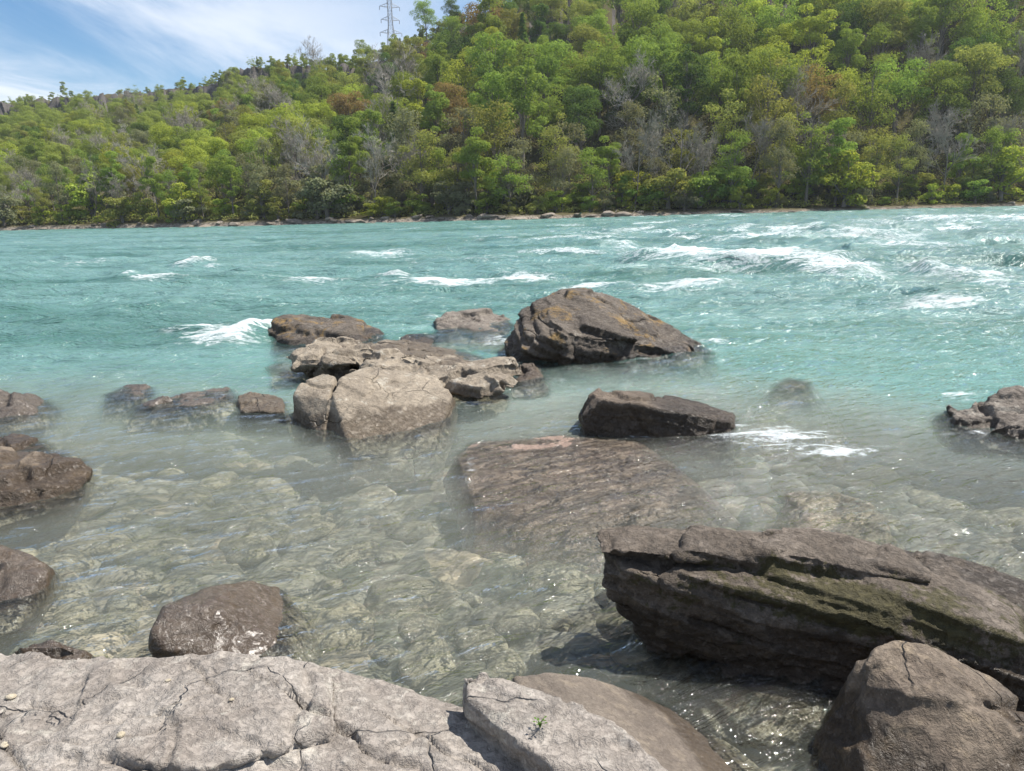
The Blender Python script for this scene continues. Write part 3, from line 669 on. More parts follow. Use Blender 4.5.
def build_water():
    rad = np.concatenate([np.geomspace(1.6, 20, 640), np.geomspace(20.1, 262, 420)])
    az = np.linspace(R(-74), R(74), 760)
    x, y = polar(0, -2.2, rad, az)
    z, big, med = wave_height(x, y)
    # water piles up and folds where the listed white water stands
    foam = np.zeros(len(x))
    P = np.stack([x, y, x * 0], 1)
    wob = fbm(P * .55, 3, 60)
    streak = sstep(fbm(P * np.array([.7, 2.0, 1]) / (1 + np.hypot(x, y)[:, None] / 40), 4, 61), -.35, .35)
    for (px, py, hw, hh, s) in FOAM:
        c = W(px, py)
        d = np.hypot(c[0], c[1])
        rx = hw * d / FPX; ya = W(px, py - hh)[1]; yb = W(px, py + hh)[1]
        ry = max(.08, (ya - yb) / 2)
        k = np.exp(-(((x - c[0]) / rx) ** 2 + ((y - c[1] + .25 * ry * wob) / ry) ** 2) * 1.1)
        foam = np.maximum(foam, (min(s, .8) if py > 350 else s) * k * (.45 + .55 * streak if s < .9 else .72 + .28 * streak))
        if py < 330 or s > .85: z = z + k * s * min(.30, .012 * d) * .8
    r = np.hypot(x, y)
    far = sstep(r, 14, 30)
    P2 = np.stack([x * .05, y * .07, x * 0], 1)
    zone = sstep(fbm(P2, 3, 62), -.15, .4) * (.30 + .65 * sstep(x / np.maximum(y, 1), -.3, .4))
    crest = sstep(big + .5 * med, .50, 1.10) * streak
    foam = np.maximum(foam, .85 * far * crest * zone)
    # depth below the surface, taking the stones that stand in the water into account
    bz = bed_z(x, y)
    V = []; Fc = []; n0 = 0
    for vv, ff in ROCKS:
        V.append(vv); Fc += [tuple(i + n0 for i in f) for f in ff]; n0 += len(vv)
    tree = BVHTree.FromPolygons([tuple(v) for v in np.concatenate(V)], Fc)
    # length of a sight line under water, looking out over the river from standing height
    rr_ = np.maximum(r, .5); el = np.maximum(np.arctan2(EYE, rr_), R(7)); ch, cv = np.cos(el), np.sin(el)
    t = -bz * 2.3
    for i in np.nonzero((r < 18) & (r > 1.5))[0]:
        h = tree.ray_cast(Vector((x[i], y[i], z[i] + .004)), Vector((x[i] / rr_[i] * ch[i], y[i] / rr_[i] * ch[i], -cv[i])), 9.0)
        if h[0] is not None: t[i] = min(t[i], h[3])
    dep = np.clip(t, 0.0, 20)
    G = dep.reshape(len(rad), len(az))
    for _ in range(3):
        G[1:-1, 1:-1] = (G[1:-1, 1:-1] * 2 + G[:-2, 1:-1] + G[2:, 1:-1] + G[1:-1, :-2] + G[1:-1, 2:]) / 6
    me = mesh_np('river_water', np.stack([x, y, z], 1), grid_faces(len(rad), len(az)))
    attr_np(me, 'depth', G.ravel()); attr_np(me, 'bed_depth', -bz); attr_np(me, 'foam', foam); attr_np(me, 'rough_water', sstep(r, 6, 16))
    m, n, out = material('river_water')
    p = n.pos()
    rw = n.attr('rough_water').outputs['Fac']; dp = n.attr('depth').outputs['Fac']; fo = n.attr('foam').outputs['Fac']
    # ripples
    pf = n.scale(p, (1, 1, .0), (0, 0, R(-24)))
    q1 = n.scale(pf, (2.2, 7.5, 1)); a1, _ = n.noise(q1, 1.0, 4, .6, 1.2)
    q2 = n.scale(pf, (7, 20, 1)); a2, _ = n.noise(q2, 1.0, 3, .6, .8)
    b1 = n.bump(n.math('ADD', a1, n.math('MULTIPLY', a2, .2)), n.math('SUBTRACT', 1., n.math('MULTIPLY', rw, .35)), .125)
    q3 = n.scale(p, (.42, 1.5, 1)); a3, _ = n.noise(q3, 1.0, 5, .62, .8)
    b2 = n.bump(a3, n.math('MULTIPLY', rw, .75), .5, b1)
    # colour of the turbid glacial water
    t1, _ = n.noise(n.scale(p, (.045, .20, 1)), 1.0, 4, .6, .6)
    deepc = n.mix(n.ramp(t1, .34, .58), (.060, .150, .124), (.122, .238, .216))
    shal = (.225, .245, .205)
    tc = n.mix(n.ramp(n.attr('bed_depth').outputs['Fac'], .36, 1.15), shal, deepc)
    dif = n.node('ShaderNodeBsdfDiffuse'); n.put(dif.inputs[0], tc); n.put(dif.inputs['Normal'], n.bump(a3, n.math('MULTIPLY', rw, .8), .5, n.bump(n.math('ADD', a1, n.math('MULTIPLY', a2, .3)), n.math('ADD', .10, n.math('MULTIPLY', rw, .55)), .15)))
    tr = n.node('ShaderNodeBsdfTransparent'); n.put(tr.inputs[0], (.93, .97, .95))
    rf = n.node('ShaderNodeBsdfRefraction'); n.put(rf.inputs['IOR'], 1.33); n.put(rf.inputs['Roughness'], .0); n.put(rf.inputs['Normal'], b1); n.put(rf.inputs[0], (.93, .97, .95))
    clear = n.node('ShaderNodeMixShader'); n.put(clear.inputs[0], .04); n.l.new(tr.outputs[0], clear.inputs[1]); n.l.new(rf.outputs[0], clear.inputs[2])
    murk = n.math('SUBTRACT', 1., n.math('POWER', 2.718, n.math('ADD', n.math('MULTIPLY', dp, -.40), n.math('MULTIPLY', n.math('MAXIMUM', n.math('SUBTRACT', dp, .9), 0.), -.5))))
    body = n.node('ShaderNodeMixShader'); n.put(body.inputs[0], murk); n.l.new(clear.outputs[0], body.inputs[1]); n.l.new(dif.outputs[0], body.inputs[2])
    gl = n.node('ShaderNodeBsdfGlossy'); n.put(gl.inputs['Roughness'], n.math('ADD', .05, n.math('MULTIPLY', rw, .12))); n.put(gl.inputs['Normal'], b2); n.put(gl.inputs[0], (1, 1, 1))
    fr = n.node('ShaderNodeFresnel'); n.put(fr.inputs['IOR'], 1.40); n.put(fr.inputs['Normal'], b2)
    srf = n.node('ShaderNodeMixShader'); n.put(srf.inputs[0], n.math('MULTIPLY', fr.outputs[0], n.math('SUBTRACT', 1., n.math('MULTIPLY', rw, .15)), clamp=True))
    n.l.new(body.outputs[0], srf.inputs[1]); n.l.new(gl.outputs[0], srf.inputs[2])
    # foam
    fn, _ = n.noise(n.scale(p, (1.0, 3.6, 2)), 1.6, 8, .74, 1.1)
    fn2, _ = n.noise(p, 9, 5, .75)
    fv = n.ramp(n.math('ADD', n.math('MULTIPLY', fn, .72), n.math('MULTIPLY', fn2, .28)), .33, .67)
    fm = n.ramp(n.math('SUBTRACT', n.math('MULTIPLY', fo, .98), fv), -.22, .50)
    fm = n.math('MULTIPLY', fm, n.ramp(fo, .08, .35))
    fd = n.node('ShaderNodeBsdfDiffuse'); n.put(fd.inputs[0], (.56, .60, .61)); n.put(fd.inputs['Normal'], n.bump(fn2, .6, .1))
    fin = n.node('ShaderNodeMixShader'); n.put(fin.inputs[0], n.math('MULTIPLY', fm, .88)); n.l.new(srf.outputs[0], fin.inputs[1]); n.l.new(fd.outputs[0], fin.inputs[2])
    n.l.new(fin.outputs[0], out.inputs[0])
    o = link('river_water', me, m); tag(o, kind='structure')


build_water()

# ------------------------------------------------------------------ far bank and gorge side
AZK = np.array([-60, -35, -32.5, -24, -21, -18.6, -17, -12, -9, -7.4, -4.5, -1.6, 5, 20, 35, 60.])
RIMD = np.array([600, 540, 530, 470, 440, 412, 395, 350, 330, 318, 305, 295, 285, 285, 300, 340.])
RIME = np.array([5.6, 6.8, 7.2, 8.3, 8.6, 9.8, 10.1, 10.1, 10.5, 11.3, 12.2, 13.4, 14.6, 15.4, 15.4, 13.5])
SHK = np.array([-60, -33.8, -20, 0, 20, 34, 60.])
SHR = np.array([330, 205, 163, 141, 151.5, 187, 300.])
CLIFF = 17.0


def shore_r(a): return np.interp(a, SHK, SHR)
def ground(a, r):
    """height of the far side at azimuth a (degrees) and distance r"""
    a = np.asarray(a, float); u = np.sin(a * 2.1 + 1) + .7 * np.sin(a * 4.7 + 2) + .5 * np.sin(a * 9.1); cliff = CLIFF * np.clip(.62 + .28 * u, .3, 1) * (1 - .93 * sstep(a, -3.2, -.8))
    rs = shore_r(a); rd = np.interp(a, AZK, RIMD) + 5 * np.sin(a * 3.3) + 3 * np.sin(a * 8.7 + 1); hr = .6 * np.sin(a * 1.7 + 2) + .6 * np.sin(a * 5.3) + EYE + rd * np.tan(np.radians(np.interp(a, AZK, RIME)))
    s = r - rs
    h = -2.2 + 3.4 * sstep(s, -5, 2.0) + .8 * sstep(s, 2, 9)
    t = np.clip((s - 9) / (rd - 3 - rs - 9), 0, 1)
    h = h + (hr - cliff - 2) * t ** 1.12
    h = h + cliff * sstep(r, rd - 3.5, rd - .5)
    return h


def build_far_bank():
    a = np.linspace(-56, 56, 460)
    u = np.concatenate([np.linspace(-8, 3, 24), np.linspace(3.6, 14, 14)])
    A, _ = np.meshgrid(a, a[:1], indexing='ij')
    rows = []
    rs = shore_r(a); rd = np.interp(a, AZK, RIMD)
    for q in u: rows.append(rs + q)
    for q in np.linspace(0, 1, 60)[1:]: rows.append(rs + 14 + (rd - 5 - rs - 14) * q)
    for q in np.linspace(-4.6, 0, 12): rows.append(rd + q)
    for q in (4, 15, 40, 90, 160, 300): rows.append(rd + q)
    RR = np.array(rows); AA = np.broadcast_to(a, RR.shape)
    z = ground(AA.ravel(), RR.ravel())
    x = RR.ravel() * np.sin(np.radians(AA.ravel())); y = RR.ravel() * np.cos(np.radians(AA.ravel()))
    P = np.stack([x, y, z], 1)
    s = RR.ravel() - np.broadcast_to(rs, RR.shape).ravel()
    z = z + .55 * fbm(P * .16, 3, 91) * sstep(s, 0, 5) + .5 * np.abs(fbm(P * .7, 3, 92)) * np.exp(-((s - 1) / 3.5) ** 2)
    cl = np.exp(-((RR.ravel() - np.broadcast_to(rd, RR.shape).ravel() + 2.5) / 2.5) ** 2)
    P = np.stack([x, y, z], 1)
    push = cl * (3.2 * fbm(P * np.array([.10, .10, .22]), 4, 93))
    P[:, 0] += push * x / np.hypot(x, y); P[:, 1] += push * y / np.hypot(x, y)
    me = mesh_np('hillside', P, grid_faces(RR.shape[0], RR.shape[1]))
    m, n, out = material('gorge_side')
    p = n.pos(); geo = n.node('ShaderNodeNewGeometry'); sp = n.node('ShaderNodeSeparateXYZ'); n.put(sp.inputs[0], geo.outputs['True Normal'])
    b1, _ = n.noise(p, .35, 5, .65); b2, _ = n.noise(p, 2.2, 5, .7)
    soil = n.mix(b1, (.045, .05, .018), (.12, .10, .055))
    lay, _ = n.noise(n.scale(p, (.06, .06, 1.1)), 1.0, 5, .65)
    vs, _ = n.noise(n.scale(p, (.22, .22, .09)), 1.0, 5, .7, 1.0)
    rk = n.mix(n.math('ADD', n.math('MULTIPLY', lay, .6), n.math('MULTIPLY', n.ramp(vs, .3, .7), .5)), (.022, .021, .020), (.165, .15, .135)); rk = n.mix(n.ramp(b2, .4, .7, 0, .6), rk, (.06, .055, .05))
    bank = n.mix(n.ramp(b2, .35, .65), (.10, .085, .07), (.34, .295, .245))
    pz = n.node('ShaderNodeSeparateXYZ'); n.put(pz.inputs[0], p)
    col = n.mix(n.ramp(sp.outputs[2], .45, .62, 1, 0), soil, rk)
    col = n.mix(n.ramp(n.math('ADD', pz.outputs[2], n.math('MULTIPLY', b1, 1.0)), 1.1, 1.9, 1, 0), col, bank)
    col = n.mix(n.ramp(pz.outputs[2], .15, .4, .6, 0), col, (.06, .05, .04))
    b = n.node('ShaderNodeBsdfDiffuse'); n.put(b.inputs[0], col); n.put(b.inputs['Normal'], n.bump(b2, .8, .5))
    n.l.new(b.outputs[0], out.inputs[0])
    o = link('hillside', me, m); tag(o, kind='structure')


build_far_bank()


# ------------------------------------------------------------------ trees
def leaf_material(name, c1, c2, trans=.42, var=.32):
    m, n, out = material(name)
    oi = n.node('ShaderNodeObjectInfo'); p = n.pos()
    b1, _ = n.noise(p, .55, 3, .6); b2, _ = n.noise(p, 2.5, 2, .6)
    at = n.attr('leaf').outputs['Fac']
    f = n.math('ADD', n.math('MULTIPLY', at, .5), n.math('MULTIPLY', b1, .5))
    col = n.mix(f, c1, c2)
    hs = n.node('ShaderNodeHueSaturation')
    n.put(hs.inputs['Hue'], n.math('ADD', .485, n.math('MULTIPLY', oi.outputs['Random'], .03)))
    n.put(hs.inputs['Saturation'], n.math('ADD', .85, n.math('MULTIPLY', b2, .25)))
    n.put(hs.inputs['Value'], n.math('ADD', 1 - var * .6, n.math('MULTIPLY', oi.outputs['Random'], var)))
    n.put(hs.inputs['Color'], col)
    d = n.node('ShaderNodeBsdfDiffuse'); n.put(d.inputs[0], hs.outputs[0])
    t = n.node('ShaderNodeBsdfTranslucent'); n.put(t.inputs[0], n.mix(1., hs.outputs[0], (1.25, 1.2, .7), 'MULTIPLY'))
    x = n.node('ShaderNodeMixShader'); n.put(x.inputs[0], trans); n.l.new(d.outputs[0], x.inputs[1]); n.l.new(t.outputs[0], x.inputs[2])
    n.l.new(x.outputs[0], out.inputs[0])
    return m


LEAF = {
    'yellow-green': leaf_material('yellow_green_leaves', (.25, .315, .045), (.40, .44, .085)),
    'mid-green': leaf_material('mid_green_leaves', (.155, .235, .045), (.275, .35, .08)),
    'dark green': leaf_material('dark_green_leaves', (.075, .13, .035), (.14, .205, .055)),
    'olive': leaf_material('olive_leaves', (.205, .235, .06), (.325, .34, .105)),
    'russet': leaf_material('russet_leaves', (.18, .125, .055), (.26, .19, .085)),
    'grey-green': leaf_material('grey_green_leaves', (.165, .18, .10), (.26, .265, .16)),
}
m_, n_, o_ = material('grey_bark')
bn_, _ = n_.noise(n_.pos(), 1.3, 4, .6); oi_ = n_.node('ShaderNodeObjectInfo')
bc_ = n_.mix(n_.math('ADD', n_.math('MULTIPLY', bn_, .6), n_.math('MULTIPLY', oi_.outputs['Random'], .4)), (.10, .085, .07), (.26, .235, .21))
bd_ = n_.node('ShaderNodeBsdfDiffuse'); n_.put(bd_.inputs[0], bc_); n_.l.new(bd_.outputs[0], o_.inputs[0])
BARK = m_
m_, n_, o_ = material('bare_twigs')
oi_ = n_.node('ShaderNodeObjectInfo')
bd_ = n_.node('ShaderNodeBsdfDiffuse'); n_.put(bd_.inputs[0], n_.mix(oi_.outputs['Random'], (.23, .21, .175), (.35, .325, .28))); n_.l.new(bd_.outputs[0], o_.inputs[0])
TWIG = m_


class Tubes:
    def __init__(s): s.V = []; s.F = []; s.n = 0
    def seg(s, a, b, ra, rb, k=5):
        a = np.asarray(a, float); b = np.asarray(b, float); d = b - a; L = np.linalg.norm(d)
        if L < 1e-6: return
        d /= L; u = np.cross(d, (0, 0, 1) if abs(d[2]) < .9 else (1, 0, 0)); u /= np.linalg.norm(u); v = np.cross(d, u)
        t = np.arange(k) * 2 * np.pi / k
        ring = np.cos(t)[:, None] * u + np.sin(t)[:, None] * v
        s.V += [a + ring * ra, b + ring * rb]
        i = np.arange(k); j = (i + 1) % k
        s.F.append(np.stack([i, j, j + k, i + k], 1) + s.n); s.n += 2 * k
    def path(s, pts, ra, rb, k=5):
        n = len(pts) - 1
        for q in range(n): s.seg(pts[q], pts[q + 1], ra + (rb - ra) * q / n, ra + (rb - ra) * (q + 1) / n, k)
    def mesh(s, name, smooth=True): return mesh_np(name, np.concatenate(s.V), np.concatenate(s.F), smooth)


def leaves_mesh(name, C, Nn, size, rng, aspect=.7):
    """one quad per leaf spray at C, facing roughly along Nn"""
    n = len(C)
    Nn = Nn + rng.normal(0, .36, (n, 3)); Nn /= np.linalg.norm(Nn, axis=1)[:, None] + 1e-9
    h = rng.normal(0, 1, (n, 3)); u = np.cross(Nn, h); u /= np.linalg.norm(u, axis=1)[:, None] + 1e-9
    v = np.cross(Nn, u)
    s = (size * rng.uniform(.6, 1.25, n))[:, None]
    bend = Nn * s * .18
    V = np.stack([C - u * s * .5 - bend, C - v * s * .5 * aspect, C + u * s * .5 - bend, C + v * s * .5 * aspect], 1).reshape(-1, 3)
    F = np.arange(4 * n).reshape(-1, 4)
    me = mesh_np(name, V, F, False)
    attr_np(me, 'leaf', np.repeat(rng.random(n), 4))
    return me


def make_leafy(seed, h, rad, base, nclump, nleaf, leaf=.46, spread=1., loose=.0):
    """trunk mesh and crown mesh of a broadleaf tree standing at the origin"""
    rng = np.random.default_rng(seed); tb = Tubes()
    ch = (h - base) / 2; cz = base + ch
    lean = rng.normal(0, .35, 2)
    pts = [np.array([lean[0] * t * t + .15 * math.sin(3 * t + seed), lean[1] * t * t, h * .82 * t - .6]) for t in np.linspace(0, 1, 7)]
    tb.path(pts, .24 + h * .006, .05, 6)
    C = []; N = []
    k = 0
    for i in range(nclump):
        u = rng.uniform(-.75, 1); th = i * 2.4 + rng.uniform(-.5, .5); q = math.sqrt(max(0, 1 - u * u))
        rr = rng.uniform(.55, 1.02) if i > 3 else .35
        prof = 1 - .25 * max(0, u) * spread
        c = np.array([q * math.cos(th) * rad * rr * prof, q * math.sin(th) * rad * rr * prof, cz + u * ch * rr])
        c[:2] += lean * .7
        br = rad * rng.uniform(.24, .46)
        tj = pts[int(np.clip((c[2] * .7) / (h * .82) * 6, 2, 6))]
        mid = (tj + c) / 2 + rng.normal(0, .3, 3) + (0, 0, .3)
        tb.path([tj, mid, c], .09, .02, 4)
        nl = int(nleaf / nclump * (br / (rad * .35)) ** 2)
        d = rng.normal(0, 1, (nl, 3)); d[:, 2] = d[:, 2] * .8 + .35; d /= np.linalg.norm(d, axis=1)[:, None]
        L = br * rng.uniform(.35 if loose else .62, 1.08 + loose, nl) ** (.8)
        p = c + d * L[:, None] * np.array([1.1, 1.1, .72])
        C.append(p); N.append(d + (0, 0, .35))
    C = np.concatenate(C); N = np.concatenate(N)
    return tb.mesh('trunk'), leaves_mesh('crown', C, N, leaf, rng)


def make_conifer(seed, h, rad):
    rng = np.random.default_rng(seed); tb = Tubes()
    tb.path([np.array([0, 0, h * t - .5]) for t in np.linspace(0, 1, 5)], .22, .03, 6)
    C = []; N = []
    for z in np.linspace(h * .12, h * .98, 22):
        r = rad * (1 - z / h) ** .8 + .15
        for k in range(7):
            th = rng.uniform(0, 6.28); m = 26
            t = rng.random(m) ** .6
            c = np.stack([np.cos(th) * r * t, np.sin(th) * r * t, z - .35 * r * t], 1) + rng.normal(0, .16, (m, 3))
            C.append(c); N.append(np.tile([.2 * math.cos(th), .2 * math.sin(th), .9], (m, 1)))
    return tb.mesh('trunk'), leaves_mesh('crown', np.concatenate(C), np.concatenate(N), .42, rng)


def make_bare(seed, h, spread=1.):
    rng = np.random.default_rng(seed); tb = Tubes(); tw = Tubes()
    def grow(p, d, L, r, lvl):
        n = 3; pts = [p]
        for _ in range(n):
            d = d + rng.normal(0, .13, 3) + (0, 0, .06); d /= np.linalg.norm(d); pts.append(pts[-1] + d * L / n)
        (tb if lvl < 2 else tw).path(pts, r, r * .55, 5 if lvl < 2 else 3)
        if lvl == 4: return
        for q in range(rng.integers(5, 7) if lvl else 8):
            t = rng.uniform(.35, 1) if lvl else rng.uniform(.38, 1)
            i = min(n - 1, int(t * n)); b = pts[i] + (pts[i + 1] - pts[i]) * (t * n - i)
            side = rng.normal(0, 1, 3); side -= d * (side @ d); side /= np.linalg.norm(side)
            nd = d * .75 + side * .75 * spread; nd[2] += .12; nd /= np.linalg.norm(nd)
            grow(b, nd, L * rng.uniform(.42, .62) * (.8 if lvl == 0 else 1), max(.026, r * .42), lvl + 1)
    grow(np.array([0, 0, -.5]), np.array([rng.normal(0, .06), rng.normal(0, .06), 1.]), h * .72, .17, 0)
    return tb.mesh('trunk'), tw.mesh('crown', False)


print('protos')
PROTO = {'broad': [make_leafy(100 + i, 15.5 + (i % 3) * 1.6, 4.9 + .35 * (i % 4), 3.6, 24 + i, 7200, .39) for i in range(7)],
         'tall': [make_leafy(140 + i, 18 + i, 3.7, 5.0, 22, 5600, .39) for i in range(4)],
         'airy': [make_leafy(160 + i, 15 + i, 4.0, 1.8, 22, 2900, .40, loose=.25) for i in range(5)],
         'conifer': [make_conifer(180 + i, 15 + 2 * i, 3.0) for i in range(2)],
         'bare': [make_bare(200 + i, 16 + i) for i in range(5)],
         'shrub': [make_leafy(220 + i, 4.6 + .6 * i, 2.3, -.9, 15, 1900, .34) for i in range(4)]}


def place_tree(name, kind, colour, x, y, z, sc, rz, k, group):
    tr, cr = PROTO[kind][k % len(PROTO[kind])]
    root = bpy.data.objects.new(name, None); COL.objects.link(root)
    root.location = (x, y, z); root.rotation_euler = (0, 0, rz); root.scale = sc
    root.empty_display_size = .5
    mat = TWIG if kind == 'bare' else LEAF[colour]
    for nm, me, mm in (('trunk', tr, BARK), ('crown', cr, mat)):
        if not me.materials: me.materials.append(mm)
        o = bpy.data.objects.new(nm, me); COL.objects.link(o); o.parent = root
        o.material_slots[0].link = 'OBJECT'; o.material_slots[0].material = mm
    tag(root, None, 'shrub' if kind == 'shrub' else 'tree', group)
    return root


ZONES = [(-1e9, 130, 'near left photo edge'), (130, 265, 'left of rock cluster'), (265, 385, 'above the dark layered rock'), (385, 505, 'above the cleft boulder'),
         (505, 610, 'above the tallest boulder'), (610, 712, 'above tallest boulder right flank'), (712, 865, 'right of tallest boulder'), (865, 1e9, 'near right photo edge')]
def zone(px): return next(z[2] for z in ZONES if z[0] <= px < z[1])


BARE_CLIFF = ((-27.8, -23.6), (-18.6, -15.2), (-8.2, -5.6), (-3.6, -.4))


def plant_forest():
    rng = random.Random(5); nr = np.random.default_rng(6)
    hue = lambda x, y: float(fbm(np.array([[x * .022, y * .022, 0.]]), 2, 71)[0])
    cand = []; cell = {}
    def ok(x, y, d):
        gx, gy = int(x // 10), int(y // 10)
        for a in range(gx - 1, gx + 2):
            for b in range(gy - 1, gy + 2):
                for q in cell.get((a, b), ()):
                    if math.hypot(q[0] - x, q[1] - y) < d: return False
        cell.setdefault((gx, gy), []).append((x, y)); return True
    for _ in range(60000):
        a = rng.uniform(-39, 39); rs = float(shore_r(a)); rd = float(np.interp(a, AZK, RIMD))
        r = math.sqrt(rng.uniform((rs + 5) ** 2, (rd + 34) ** 2)); s = r - rs
        if r > rd and hue(r * math.sin(R(a)) * 1.3, r * math.cos(R(a)) * 1.3 + 500) < -.25: continue
        if rd - (36 if any(p < a < q for p, q in BARE_CLIFF) else 4) < r < rd + 1.5: continue
        x, y = r * math.sin(R(a)), r * math.cos(R(a))
        left = float(sstep(-a, 6, 24))
        if not ok(x, y, 5.2 if s < 14 else 3.2 if r > rd else 7.8 - 2.4 * left): continue
        t = s / (rd - rs); z = float(ground(np.array([a]), np.array([r]))[0])
        v = hue(x, y) + rng.gauss(0, .22)
        rim = r > rd
        band = 'on the gorge rim' if rim else 'at the far waterline' if s < 15 else 'low on the slope' if t < .33 else 'midslope' if t < .66 else 'high on the slope'
        px = proj([x, y, z])[0]
        u = rng.random()
        if s < 26:
            pb = .20 + (.30 if 290 < px < 420 else 0) + (.16 if px < 260 else 0)
            kind, colour = ('bare', 'grey') if u < pb else ('airy', rng.choice(['grey-green', 'olive', 'mid-green', 'grey-green'])) if u < .86 else ('conifer', 'dark green') if u < .89 else ('tall', 'mid-green')
        elif rim:
            kind, colour = ('bare', 'grey') if u < .12 + .3 * left else ('shrub' if rng.random() < .75 else 'broad', rng.choice(['mid-green', 'olive', 'grey-green', 'dark green']))
        else:
            pb = .03 + .22 * left * sstep(t, .45, .8) + .10 * left
            if u < pb: kind, colour = 'bare', 'grey'
            elif u < pb + .02: kind, colour = 'conifer', 'dark green'
            else:
                kind = 'broad' if rng.random() < .72 else ('tall' if rng.random() < .6 else 'airy')
                colour = 'yellow-green' if v > .22 else 'mid-green' if v > -.12 else 'olive' if v > -.3 else 'dark green'
                if rng.random() < .025: colour = 'russet'
                if left > .5 and rng.random() < .4: colour = rng.choice(['olive', 'grey-green', 'yellow-green'])
        sc = rng.uniform(.88, 1.32) * (1 - .34 * left) * (.66 if t > .86 and not rim else .85 if t > .7 and not rim else 1) * (rng.uniform(.6, .95) if rim else 1) * (.80 if s < 14 else 1) * ((.42 if kind != 'shrub' else 1.25) if rim else 1)
        cand.append(dict(a=a, r=r, s=s, x=x, y=y, z=z - .2, kind=kind, colour=colour, sc=sc, px=px, band=band, k=rng.randrange(99), rz=rng.uniform(0, 6.28), t=t))
    # leave out what other crowns hide: paint near to far on a small buffer
    Hh, Ww = 120, 512
    buf = np.zeros((Hh, Ww), bool); yy, xx = np.mgrid[0:Hh, 0:Ww]
    cand.sort(key=lambda c: c['r'])
    dims = {'broad': (5.0, 3.6, 16.), 'tall': (3.6, 5., 19.), 'airy': (4., 4., 16.), 'conifer': (2.5, 1., 16.), 'bare': (3.6, 4., 17.), 'shrub': (2.6, .3, 5.)}
    vis = []
    for c in cand:
        rad, b, h = dims[c['kind']]; s = c['sc']
        p = proj([c['x'], c['y'], c['z'] + (b + h) / 2 * s]); k = FPX / p[2] * .5
        rx = rad * s * k; ry = (h - b) / 2 * s * k
        m = ((xx - p[0] * .5) / rx) ** 2 + ((yy - p[1] * .5) / ry) ** 2 < 1
        tot = m.sum()
        if p[0] < -60 or p[0] > 1084: 
            if abs(p[0] - 512) > 660: continue
            seen = 4.0
        else: seen = float((m & ~buf).sum())
        c['seen'] = seen
        c['share'] = seen / max(1, tot)
        if seen < 5 or c['share'] < .07: continue
        if c['kind'] not in ('bare', 'airy'):
            buf |= ((xx - p[0] * .5) / (rx * .86)) ** 2 + ((yy - p[1] * .5) / (ry * .86)) ** 2 < 1
        elif c['kind'] == 'airy': buf |= (m & (nr.random(m.shape) < .6))
        vis.append(c)
    vis.sort(key=lambda c: -c['seen'])
    solo, rest = vis[:300], vis[300:]
    print('trees', len(cand), len(vis))
    items = []
    noun = {'broad': 'rounded tree', 'tall': 'tall tree', 'airy': 'thin-leaved tree', 'conifer': 'pointed conifer', 'bare': 'bare tree', 'shrub': 'low bushy tree'}
    names = {'broad': 'broadleaf_tree', 'tall': 'tall_tree', 'airy': 'young_tree', 'conifer': 'conifer_tree', 'bare': 'bare_tree', 'shrub': 'bushy_tree'}
    for c in solo:
        s = c['sc']
        o = place_tree(names[c['kind']], c['kind'], c['colour'], c['x'], c['y'], c['z'], (s, s, s * rng.uniform(.92, 1.1)), c['rz'], c['k'], 'trees on the wooded far slope')
        items.append((o, c['px'], f"{c['colour']} {noun[c['kind']]}", f"{c['band']} {zone(c['px'])}"))
    ordinal_labels(items)
    # the rest of the wood reads as one mass
    V = []; A = []; 
    for c in rest:
        me = PROTO[c['kind']][c['k'] % len(PROTO[c['kind']])][1]
        if c['kind'] == 'bare': me = PROTO['airy'][c['k'] % 5][1]
        P = np.empty(len(me.vertices) * 3, np.float32); me.vertices.foreach_get('co', P); P = P.reshape(-1, 3)
        at = np.empty(len(P), np.float32); me.attributes['leaf'].data.foreach_get('value', at)
        if c['kind'] in ('bare', 'airy'): keep = np.arange(len(P) // 4)[::2]
        else: keep = np.arange(len(P) // 4)
        P = P.reshape(-1, 4, 3)[keep].reshape(-1, 3); at = at.reshape(-1, 4)[keep].ravel()
        cc, sn = math.cos(c['rz']), math.sin(c['rz'])
        P = P * c['sc']
        P = np.stack([P[:, 0] * cc - P[:, 1] * sn + c['x'], P[:, 0] * sn + P[:, 1] * cc + c['y'], P[:, 2] + c['z']], 1)
        base = {'yellow-green': 1.0, 'mid-green': .55, 'dark green': .1, 'olive': .7, 'russet': .8, 'grey-green': .6, 'grey': .5}[c['colour']]
        V.append(P); A.append(at * .4 + base * .6)
    if V:
        V = np.concatenate(V); me = mesh_np('far_woods', V, np.arange(len(V)).reshape(-1, 4), False); attr_np(me, 'leaf', np.concatenate(A))
        o = link('far_woods', me, leaf_material('mixed_woods_leaves', (.13, .20, .045), (.34, .385, .09))); tag(o, 'mass of more distant trees filling the gaps on the wooded slope', 'woods', kind='stuff')
    # shrubs along the shore
    items = []
    for i in range(120):
        a = -37 + 74 * (i + rng.random()) / 120; rs = float(shore_r(a)); r = rs + rng.uniform(2.6, 15)
        x, y = r * math.sin(R(a)), r * math.cos(R(a)); z = float(ground(np.array([a]), np.array([r]))[0]) - .2
        colour = rng.choice(['grey-green', 'olive', 'yellow-green', 'mid-green'])
        s = rng.choice([.45, .7, .9, 1.1, 1.35, 1.7]) * rng.uniform(.85, 1.15)
        o = place_tree('shrub', 'shrub', colour, x, y, z, (s * 1.15, s * 1.15, s), rng.uniform(0, 6), rng.randrange(9), 'shrubs along the far waterline')
        px = proj([x, y, z])[0]
        items.append((o, px, f'{colour} shrub', f'on the far bank {zone(px)}'))
    ordinal_labels(items)
    # low undergrowth on the slope floor
    C = []
